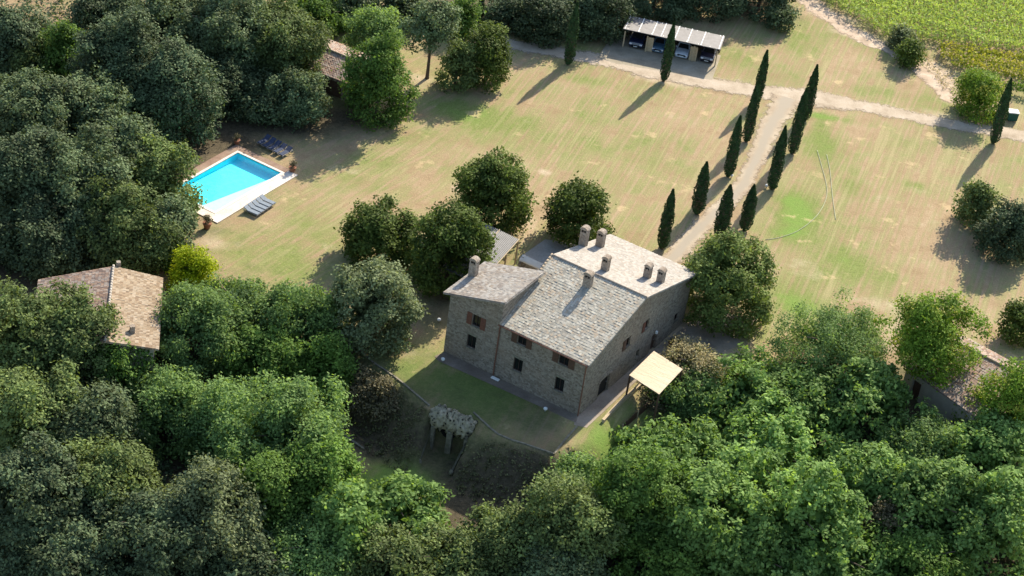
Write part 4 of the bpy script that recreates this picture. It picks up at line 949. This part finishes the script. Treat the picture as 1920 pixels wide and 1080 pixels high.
TREES = [
 # upper left wood
 (28, 75, 62, 55, 'oakdark', 'dark oak in the upper left corner beside the bare patch'), (62, 100, 62, 42, 'olive', 'low olive green tree at the left edge below the upper left corner'),
 (125, 98, 38, 50, 'green', 'brighter spiky green tree poking out of the dark oaks at the upper left'), (195, 30, 75, 62, 'oakdark', 'dark oak at the top edge left of the tall grey oak'),
 (240, 120, 92, 90, 'oakdark', 'shaded oak right of the brighter spiky tree'), (320, 40, 92, 70, 'oak', 'tall grey green oak whose sunlit crown meets the top edge'),
 (330, 160, 80, 80, 'oakdark', 'dark oak in the middle of the upper left wood above the pool'), (430, 60, 95, 78, 'oak', 'broad oak at the top edge between two grey oaks'),
 (415, 150, 80, 60, 'oakdark', 'deep shaded oak just above the shaded side of the pool'), (500, 70, 75, 68, 'olive', 'olive tinted oak beside the pool outbuilding top'),
 (548, 95, 62, 60, 'olive', 'sunlit oak whose crown overhangs the old outbuilding roof'), (560, 175, 54, 56, 'oak', 'pale lit oak standing between the outbuilding and the blue loungers'),
 (490, 190, 62, 38, 'oakdark', 'dark low oak behind the dark blue loungers'), (265, 200, 80, 60, 'oakdark', 'dark oak behind the great left oak mass'),
 (600, 22, 62, 38, 'green', 'shaded green tree at the top edge above the outbuilding'), (660, 12, 50, 34, 'oakdark', 'dark tree at the top edge left of the pale leafy tree'),
 (702, 58, 50, 46, 'robinia', 'pale green leafy tree behind the tall pointed tree near the outbuilding'), (752, 15, 42, 36, 'oakdark', 'dark tree crown touching the top edge behind the grey tree with a bare trunk'),
 # great left mass
 (60, 225, 92, 85, 'oak', 'huge grey green oak at the left edge, uppermost of the mass by the pool'), (160, 225, 85, 72, 'oak', 'grey oak crown forming the upper shoulder of the mass left of the pool'),
 (230, 290, 85, 72, 'oak', 'oak crown on the slope of the mass facing the pool top'), (300, 335, 72, 72, 'olive', 'sunlit olive oak reaching out over the pool water'),
 (40, 340, 90, 90, 'oakdark', 'dark oak at the left edge under the huge grey one'), (150, 345, 95, 88, 'oak', 'central broad oak of the mass left of the pool'),
 (240, 410, 85, 75, 'olive', 'lower oak of the mass left of the terracotta pots'), (70, 425, 85, 66, 'oakdark', 'deep dark oak above the shaded cottage roof at left'),
 (160, 450, 78, 48, 'oakdark', 'low dark oak right behind the cottage ridge'), (312, 425, 46, 52, 'oak', 'small oak crown at the lower pool corner'),
 # lower left wood
 (50, 628, 100, 84, 'olive', 'broad olive green oak at the left edge below the cottage'), (138, 672, 88, 82, 'olive', 'broad olive oak covering the cottage front'),
 (225, 700, 62, 62, 'green', 'dull green tree right of the cottage front oak'), (60, 770, 100, 92, 'olive', 'dark olive oak at the left edge midway down the lower wood'),
 (165, 800, 95, 80, 'oak', 'shadowed grey oak in the middle of the lower left wood'), (60, 930, 105, 90, 'oakdark', 'very dark oak at the left edge near the bottom corner'),
 (200, 900, 90, 75, 'olive', 'olive sunlit oak with broken crown in the lower left wood'), (300, 1000, 100, 85, 'oakdark', 'dark oak at the bottom edge under the olive oak'),
 (390, 960, 92, 88, 'grey', 'grey leaved oak near the bottom left with silvery tips'), (140, 1040, 100, 60, 'oakdark', 'black shadowed tree in the bottom left corner'),
 (452, 582, 84, 56, 'robinia', 'soft green tree crown nearest the lawn at left of centre'), (572, 640, 66, 62, 'robinia', 'soft green tree beside the grey round tree'),
 (372, 655, 82, 66, 'robinia', 'soft green tree standing right of the cottage roof'), (500, 680, 80, 70, 'green', 'dark hearted green tree in the middle of the soft green group'),
 (610, 690, 52, 72, 'green', 'green tree at the edge of the shaded bank'), (330, 760, 85, 72, 'robinia', 'large soft green tree above the dark hollow'),
 (425, 790, 75, 70, 'robinia', 'soft green tree between the hollow and the tall green one'), (535, 805, 98, 95, 'robinia', 'tallest soft green tree with rounded top at the lower lawn edge'),
 (600, 890, 68, 72, 'green', 'green tree below the tallest soft green one'), (500, 920, 75, 72, 'green', 'shadowed green tree beside the silvery oak'),
 (745, 955, 86, 58, 'bright', 'bright green tree at the bottom of the shaded lawn'), (655, 975, 62, 62, 'bright', 'bright green bushy tree left of the one at the lawn bottom'),
 (580, 1025, 75, 55, 'robinia', 'soft green tree on the bottom edge left of centre'), (470, 1055, 72, 50, 'oakdark', 'dark tree on the bottom edge below the silvery oak'),
 (745, 1050, 80, 42, 'olive', 'yellowish olive tree on the bottom edge'), (850, 1040, 72, 50, 'olive', 'olive tree on the bottom edge just left of the pale leafed one'),
 # lower middle and right
 (950, 1010, 80, 62, 'olive', 'pale leafed olive tree below the shaded bank'), (1060, 985, 82, 78, 'olive', 'tall olive tree with broken crown in front of the bright green mass'),
 (1082, 908, 56, 50, 'robinia', 'light feathery tree at the corner of the bank'), (1040, 1065, 80, 42, 'oak', 'grey tree on the bottom edge in the middle'),
 (1290, 745, 66, 44, 'robinia', 'soft green tree just below the pergola shrub'), (1225, 858, 72, 56, 'bright', 'bright tree leaning over the lit strip of lawn'),
 (1390, 745, 92, 66, 'bright', 'bright tree at the top of the big green mass below the feathery tree'), (1300, 850, 95, 66, 'bright', 'bright rounded tree in the left of the big green mass'),
 (1500, 770, 90, 66, 'bright', 'bright tree in the upper middle of the big green mass'), (1460, 860, 110, 74, 'bright', 'broad bright crown in the very middle of the big green mass'),
 (1610, 800, 90, 64, 'bright', 'bright tree of the mass below the beige building wall'), (1200, 935, 85, 85, 'green', 'shaded green tree at the left foot of the big green mass'),
 (1330, 950, 100, 82, 'bright', 'bright heavy crown left of the dark gap'), (1500, 950, 100, 84, 'bright', 'bright heavy crown facing the viewer right of the dark gap'),
 (1620, 890, 88, 72, 'bright', 'bright tree on the right flank of the mass'), (1712, 872, 78, 50, 'robinia', 'soft green tree under the eave of the beige building'),
 (1740, 945, 92, 84, 'bright', 'tall bright tree in the lower right part of the wood'), (1850, 880, 85, 60, 'bright', 'bright tree at the right edge below the building'),
 (1870, 985, 90, 80, 'bright', 'bright tree in the lower right corner at the edge'), (1250, 1045, 82, 52, 'green', 'shaded tree on the bottom edge below the bright heavy crown'),
 (1430, 1045, 92, 50, 'bright', 'bright tree on the bottom edge in the lower right half'), (1575, 1045, 86, 52, 'bright', 'bright tree on the bottom edge left of the brown shrub'),
 (1720, 1050, 90, 52, 'green', 'green tree on the bottom edge near the lower right corner'), (1660, 990, 46, 46, 'brown', 'brown withered shrub in the gap of the green mass'),
 # around the house
 (714, 432, 70, 58, 'linden', 'dark round tree, leftmost of the pair left of the house'), (845, 457, 76, 82, 'linden', 'large dark round tree touching the wing roof'),
 (927, 357, 70, 72, 'linden', 'round tree behind the grey canopy'), (1088, 393, 58, 58, 'linden', 'small round tree behind the chimney pair'),
 (698, 566, 82, 88, 'grey', 'grey green round tree lowest of those left of the house'),
 (1362, 524, 92, 84, 'laurel', 'large rounded tree at the right back corner of the house'),
 (712, 140, 56, 84, 'green', 'tall pointed bright topped tree right of the outbuilding'), (812, 48, 52, 52, 'oak', 'grey green tree with a visible bare trunk at the top'),
 (858, 117, 32, 48, 'olive', 'small olive tree pressed against the dark rounded tree'), (916, 97, 41, 62, 'linden', 'dark rounded tree beside the end of the road'),
 (868, 28, 36, 36, 'green', 'green tree behind the narrow cypress at the top'),
 (1748, 636, 98, 90, 'autumn', 'yellowing tree with red trunk in front of the beige building'), (1905, 745, 48, 78, 'autumn', 'yellowing tree at the right edge beside the building roof'),
 (1838, 378, 36, 44, 'olive', 'small upright olive tree beside the dark bush on the right lawn'), (1895, 425, 52, 54, 'oakdark', 'dark spreading tree at the right edge of the lawn'),
 (1915, 600, 32, 40, 'linden', 'dark round tree at the right edge above the building'),
 # top band
 (955, 22, 56, 32, 'oakdark', 'shaded dark tree behind the road end left of the first cypress'), (1015, 28, 56, 44, 'oakdark', 'shaded dark tree just left of the first tall cypress'), (1080, 18, 56, 44, 'oakdark', 'shaded dark tree behind the first tall cypress'),
 (1135, 20, 50, 48, 'oakdark', 'shaded dark tree left of the carport end'),
 (1235, -46, 74, 66, 'oakdark', 'tall tree beyond the carport above the frame, left of three'), (1335, -44, 74, 66, 'oakdark', 'tall tree beyond the carport above the frame, middle of three'), (1432, -34, 60, 56, 'oakdark', 'tall tree beyond the carport above the frame, right of three'),
]
for a in TREES:
    kw = {}
    lab = a[5]
    if 'bare trunk at the top' in lab: kw = dict(hc=7.2)
    if 'above the shaded side of the pool' in lab or 'behind the dark blue loungers' in lab or 'between the outbuilding and the blue' in lab: kw = dict(squash=.62)
    if 'red trunk' in lab: kw = dict(hc=6.8, bark='redbark')
    if a[4] in ('linden', 'grey') or a[0] > 1800: kw.setdefault('clear', .15)
    wood = (a[0] < 600 and not 680 < a[0]) or a[1] > 720
    if 'pool water' in lab: wood = False
    a = list(a)
    if wood: a[2] *= 1.12; a[3] *= 1.12; kw['clear'] = .4
    if a[4] == 'bright' and a[0] > 1250 and a[2] > 110: a[2] *= 1.2; a[3] *= 1.22
    tree(*a[:6], group=G1 if (a[0] < 640 or a[1] > 720 or a[1] < 60) and a[4] != 'brown' else None, **kw)
M['feather'] = leafmat('feathery_leaves', (.07, .13, .04), (.24, .35, .12), .4)
SPEC['feather'] = (30, .26, .22, 1.0, 8, 1.7, 'feather', -.8); NAMES['feather'] = 'feathery_tree'
tree(1565, 642, 112, 80, 'feather', 'hazy feathery tree between the house tree and the yellowing tree', .3)
for a in ((360, 506, 44, 44, 'lime', 'bright yellow green shrub above the cottage eave'), (1292, 703, 62, 44, 'dry', 'dry straw coloured shrub overhanging the pergola'), (1228, 762, 22, 15, 'brown', 'small brown shrub under the pergola edge'),
          (703, 752, 44, 36, 'brown', 'brownish shrub hanging over the bank left of the grotto'), (1465, 32, 26, 23, 'oak', 'grey round shrub at the end of the shaded verge near the track'),
          (1692, 70, 24, 22, 'grey', 'greyish shrub at the corner of the maize field'), (1708, 98, 22, 24, 'linden', 'dark green shrub in front of the greyish one by the field'),
          (1842, 172, 44, 46, 'autumn', 'loose yellow green shrub left of the lone cypress'), (1840, 770, 40, 40, 'autumn', 'thin yellow green shrub in front of the old tiled roof'),
          (320, 470, 26, 30, 'green', 'dark green shrub behind the bright yellow one')):
    tree(*a, clear=.05, name='shrub', cat='shrub')

# cypresses: base, top, width px
def cypress_mesh(r, h, w, seed):
    n = int(h*w*3.14*115); t = r.uniform(0, 1, n)**.85; prof = lambda t: np.clip(np.minimum((t+.03)*7, 1)**.5*(1-np.clip((t-.38)/.62, 0, 1)**2.3)**.95, .0, 1)
    a = r.uniform(0, 6.283, n); lump = 1+.09*np.sin(a*3+t*(13+seed % 5)+seed)+.07*np.sin(a*5-t*(27+seed % 4)+seed*2)+.05*np.sin(a*2+t*47)
    R = w/2*prof(t)*lump*r.uniform(.84, 1.04, n); z = .15+t*(h-.2)
    P = np.stack([R*np.cos(a), R*np.sin(a), z], -1); out = np.stack([np.cos(a), np.sin(a), np.zeros(n)], -1)
    Nn = out*.8+rnd_dirs(r, n)*.55; Nn /= np.linalg.norm(Nn, axis=1, keepdims=True)
    up = np.tile([0, 0, 1.], (n, 1))+rnd_dirs(r, n)*.25
    V, tt = quads_from(r, P, Nn, .26*r.uniform(.6, 1.3, n), .45, np.clip(.5+r.normal(0, .2, n)+(lump-1)*1.5, 0, 1), up=np.cross(up, Nn)+1e-6)
    # core
    return V, tt
CY = [((1065, 121), (1084, 6), 22, 'tall cypress beside the shaded end of the road, leftmost of all'), ((1244, 152), (1261, 43), 20, 'tall cypress in front of the carport'), ((1862, 269), (1899, 148), 23, 'lone tall cypress near the right edge by the road'),
      ((1418, 193), (1436, 95), 20, 'cypress at the far left of the drive entrance'), ((1399, 266), (1423, 152), 22, 'second cypress down the left side of the drive'), ((1365, 331), (1387, 218), 24, 'third cypress down the left side of the drive'), ((1306, 401), (1326, 304), 28, 'broad fourth cypress down the left of the drive'),
      ((1241, 466), (1261, 356), 26, 'cypress nearest the house roof'), ((1509, 226), (1534, 122), 22, 'cypress at the far right of the drive entrance'), ((1485, 288), (1516, 166), 24, 'second cypress down the right side of the drive'), ((1447, 355), (1475, 237), 25, 'third cypress down the right side of the drive'),
      ((1396, 432), (1417, 347), 27, 'short cypress at the lower right of the drive'), ((1349, 447), (1378, 347), 32, 'bushy cypress at the bottom of the drive behind the large rounded tree'), ((898, 40), (902, -30), 12, 'narrow cypress at the top edge behind the dark rounded tree')]
for i, (b0, t0, w, lab) in enumerate(CY):
    B = ground_at(*b0); h = height_to(B, t0); k = pxm(B); r = np.random.default_rng(500+i)
    root = empty('cypress_tree', B, lab, 'cypress', 'cypresses of the garden', 0)
    V, t = cypress_mesh(r, h+.15, w/k*.88, i); leafmesh('crown', V, t, M['cypress'], root)
    w2 = w/k*.36; mb = MB(); mb.tube([(0, 0, -.3), (0, 0, .5), (0, 0, h*.3), (0, 0, h*.7), (0, 0, h*.93)], [.14, w2*.6, w2, w2*.7, .05], 8)
    mb.build('trunk', M['oakcore'] if 'oakcore' in M else M['bark'], root)

# potted plants
def pot(u, v, lab, r_=.45, plant=True):
    B = ground_at(u, v); root = empty('plant_pot', B, lab, 'plant pot')
    MB().lathe((0, 0, .02), [(r_*.62, 0), (r_*.9, r_*1.1), (r_, r_*1.15), (r_, r_*1.35), (r_*.85, r_*1.35)], 16).build('pot', terra, root, smooth=False)
    r = np.random.default_rng(int(u)); V, t = crown_arrays(r, (r_*1.1, r_*1.1, r_*1.2), 8, .45, .14, 1.1, 6)
    leafmesh('plant', V*.9+np.array([0, 0, r_*2.0]), t, M['brown' if plant else 'linden'], root)
pot(388, 428, 'terracotta pot with dark plant at the lower pool corner', .5); pot(548, 322, 'terracotta pot on the terrace near the right pool corner', .45); pot(444, 270, 'reddish pot in the shade above the pool top corner', .4)
pot(1258, 650, 'pale pot with small plant in the shaded yard beside the door', .35); pot(1268, 642, 'smaller pot farther out in the shaded yard', .22)

# little white lights and stones
for u, v, lab in ((830, 678, 'small white garden light on the lawn near the left house corner'), (1022, 771, 'small white garden light on the shaded lawn below the right windows'), (823, 604, 'small white garden light in the dark gap left of the wing'), (1371, 333, 'small white light at the foot of the third cypress on the left of the drive'), (1437, 352, 'small white light at the foot of the third cypress on the right of the drive'), (1452, 355, 'small white light on the outer side of the third right cypress')):
    B = ground_at(u, v); root = empty('garden_light', B, lab, 'garden light')
    MB().box((0, 0, .1), (.1, .1, .2)).build('post', M['metal'], root); MB().lathe((0, 0, .2), [(.14, 0), (.2, .06), (.19, .2), (.08, .27)], 12).build('lamp_shade', M['white'], root)
B = H(9.4, -.55, .1); mb = MB(); mb.box((0, 0, .06), (.9, .35, .12), 0); o = mb.build('stone_slab', M['white'], bevel=.03); o.location = B; o.rotation_euler.z = hrz; tag(o, 'small pale slab against the front wall beside the downpipe', 'slab')
# green bin by the road at the right edge
B = ground_at(1896, 224); root = empty('storage_bin', B, 'dark green bin with pale lid beside the lone cypress', 'bin'); bm = simple('green_plastic', (.02, .09, .06), (.015, .06, .04), 4)
MB().box((0, 0, .6), (1.25, 1.0, 1.1), .1, taper=1.08).build('body', bm, root, bevel=.05); MB().box((0, 0, 1.2), (1.4, 1.15, .12), .1).build('lid', M['white'], root, bevel=.04)
for x in (-.5, .5):
    for y in (-.4, .4): MB().tube([(x-.04, y, .08), (x+.04, y, .08)], .08, 10).build('wheel', M['tyre'], root)
# hoses
hm = simple('pale_hose', (.46, .47, .34), (.36, .37, .26), 2)
def hose(px, lab):
    C = resample([at(*p) for p in px], .4); B = C[0]; mb = MB(); mb.tube([(c[0]-B[0], c[1]-B[1], gz(c)+.03+.01*math.sin(i)) for i, c in enumerate(C)], .028, 6)
    o = mb.build('garden_hose', hm, smooth=True); o.location = (B[0], B[1], 0); tag(o, lab, 'hose', 'hoses lying on the right lawn')
hose([(1532, 282), (1540, 310), (1550, 350), (1548, 375), (1535, 400), (1515, 420), (1490, 436), (1460, 446), (1435, 450)], 'long pale hose curving across the green patch of the right lawn')
hose([(1550, 290), (1556, 320), (1560, 360), (1563, 385), (1567, 412)], 'short pale hose running nearly straight right of the long one')

# ------------------------------------------------------------------ field, vines, undergrowth
def inside_poly(px, py, poly):
    c = np.zeros(len(px), bool); n = len(poly)
    for i in range(n):
        (x0, y0), (x1, y1) = poly[i][:2], poly[(i+1) % n][:2]
        k = ((y0 > py) != (y1 > py)) & (px < (x1-x0)*(py-y0)/(y1-y0+1e-12)+x0); c ^= k
    return c
def scatter(px, dens, r, rows=None):
    poly = [at(*p) for p in px]; A = np.array(poly)[:, :2]; lo, hi = A.min(0), A.max(0)
    if rows is None:
        n = int((hi-lo).prod()*dens); P = lo+(hi-lo)*r.random((n, 2))
    else:
        ang, gap, stp = rows; L = np.linalg.norm(hi-lo); a = np.arange(-L, L, gap); s = np.arange(-L, L, stp)
        g1, g2 = np.meshgrid(a, s); g1 = g1.ravel()+r.normal(0, gap*.06, g1.size); g2 = g2.ravel()+r.normal(0, stp*.3, g2.size)
        ca, sa = math.cos(ang), math.sin(ang); P = (lo+hi)/2+np.stack([g2*ca-g1*sa, g2*sa+g1*ca], -1)
    return P[inside_poly(P[:, 0], P[:, 1], poly)]
def plants(name, P, r, h, per, leaf, asp, mat, spread, upl=.6, normal_up=.3):
    n = len(P)*per; k = np.repeat(np.arange(len(P)), per); z = h*r.uniform(.15, 1., n)**.7
    hv = r.uniform(.75, 1.15, len(P))[k]; z = z*hv
    Q = np.stack([P[k, 0]+r.normal(0, spread, n), P[k, 1]+r.normal(0, spread, n), z], -1)
    Q[:, 2] += terrain(Q[:, 0], Q[:, 1])
    Nn = rnd_dirs(r, n)*.8+np.array([0, 0, normal_up]); Nn /= np.linalg.norm(Nn, axis=1, keepdims=True)
    V, t = quads_from(r, Q, Nn, leaf*r.uniform(.6, 1.3, n), asp, np.clip(.2+.6*z/h+r.normal(0, .15, n), 0, 1))
    return leafmesh(name, V, t, M[mat])
r = np.random.default_rng(77)
dA = at(1660, 82)-at(1530, 2); rang = math.atan2(dA[1], dA[0])
P = scatter([(1505, -20), (1530, 0), (1600, 42), (1660, 78), (1735, 82), (1830, 98), (1960, 112), (2050, -60), (1900, -120), (1480, -80)], 0, r, rows=(rang+.9, .78, .38))
o = plants('maize_field', P, r, 1.9, 11, .55, .28, 'corn', .20); tag(o, 'dense yellow green maize field in the upper right corner', 'maize field', kind='stuff')
for k, (a, b_, lab) in enumerate((((1758, 98), (1935, 124), 'farthest yellow row of vines next to the maize'), ((1766, 112), (1940, 142), 'second row of vines from the maize'), ((1786, 128), (1945, 160), 'third row of vines from the maize'), ((1885, 170), (1945, 184), 'short green row of vines nearest the lone cypress'))):
    A, B2 = at(*a), at(*b_); L = np.linalg.norm(B2-A); s = np.arange(0, L, .16); P = A[:2]+(B2-A)[:2]*(s/L)[:, None]
    o = plants('vine_row', P, r, 1.7, 14, .32, .8, 'vine' if k < 3 else 'green', .30); V0 = A
    o.data.transform(Matrix.Translation((-A[0], -A[1], 0))); o.location = (A[0], A[1], 0); tag(o, lab, 'vine row', 'rows of vines')
# straw stubble in the bare plot
P = scatter([(1728, 92), (1760, 105), (1800, 150), (1830, 150), (1812, 195), (1790, 195), (1735, 130)], 3.0, r); o = plants('dry_stubble', P, r, .35, 5, .3, .3, 'dryleaf', .15); tag(o, kind='stuff')
# ivy and brambles on the bank
P = scatter([(690, 680), (815, 778), (870, 810), (1040, 856), (1080, 830), (1060, 960), (900, 960), (850, 900), (830, 870), (780, 870), (720, 830), (640, 780)], 3.0, r)
sg = seg_signed(P[:, 0], P[:, 1]); mid2 = (gP+gQ)/2; away = ((P-mid2[:2])@ge[:2]); dn = (P-mid2[:2])@gn[:2]
P = P[(sg > .3) & (sg < 6.2) & ~((np.abs(away) < gw/2+.6) & (dn > -1.6))]
M['ivy'] = leafmat('ivy_leaves', (.05, .058, .024), (.20, .20, .095), .15)
o = plants('bank_ivy', P, r, .28, 9, .24, .75, 'ivy', .2, normal_up=.9); tag(o, 'dull ivy covering the shaded bank', 'ivy', kind='stuff')
# undergrowth of the woods
P = scatter([(-150, -60), (450, -60), (620, 60), (560, 200), (420, 235), (330, 280), (300, 470), (60, 500), (-150, 520)], .9, r)
rel = np.concatenate([P, np.zeros((len(P), 1))], 1)-PC[0]; ss = rel@pe1; tt = rel@pe2; P = P[~((ss > -1.5) & (ss < pw+2.5) & (tt > -1.5) & (tt < PL+2))]
o = plants('undergrowth', P, r, .6, 8, .4, .7, 'oakdark', .35, normal_up=.7); tag(o, 'low dark undergrowth of the upper left wood', 'undergrowth', kind='stuff')
P = scatter([(-100, 740), (640, 830), (700, 900), (860, 960), (1060, 880), (1250, 780), (1700, 820), (1980, 800), (2000, 1250), (-100, 1250)], .9, r)
o = plants('undergrowth', P, r, .8, 8, .45, .7, 'oakdark', .4, normal_up=.7); tag(o, 'low dark undergrowth of the near wood', 'undergrowth', kind='stuff')
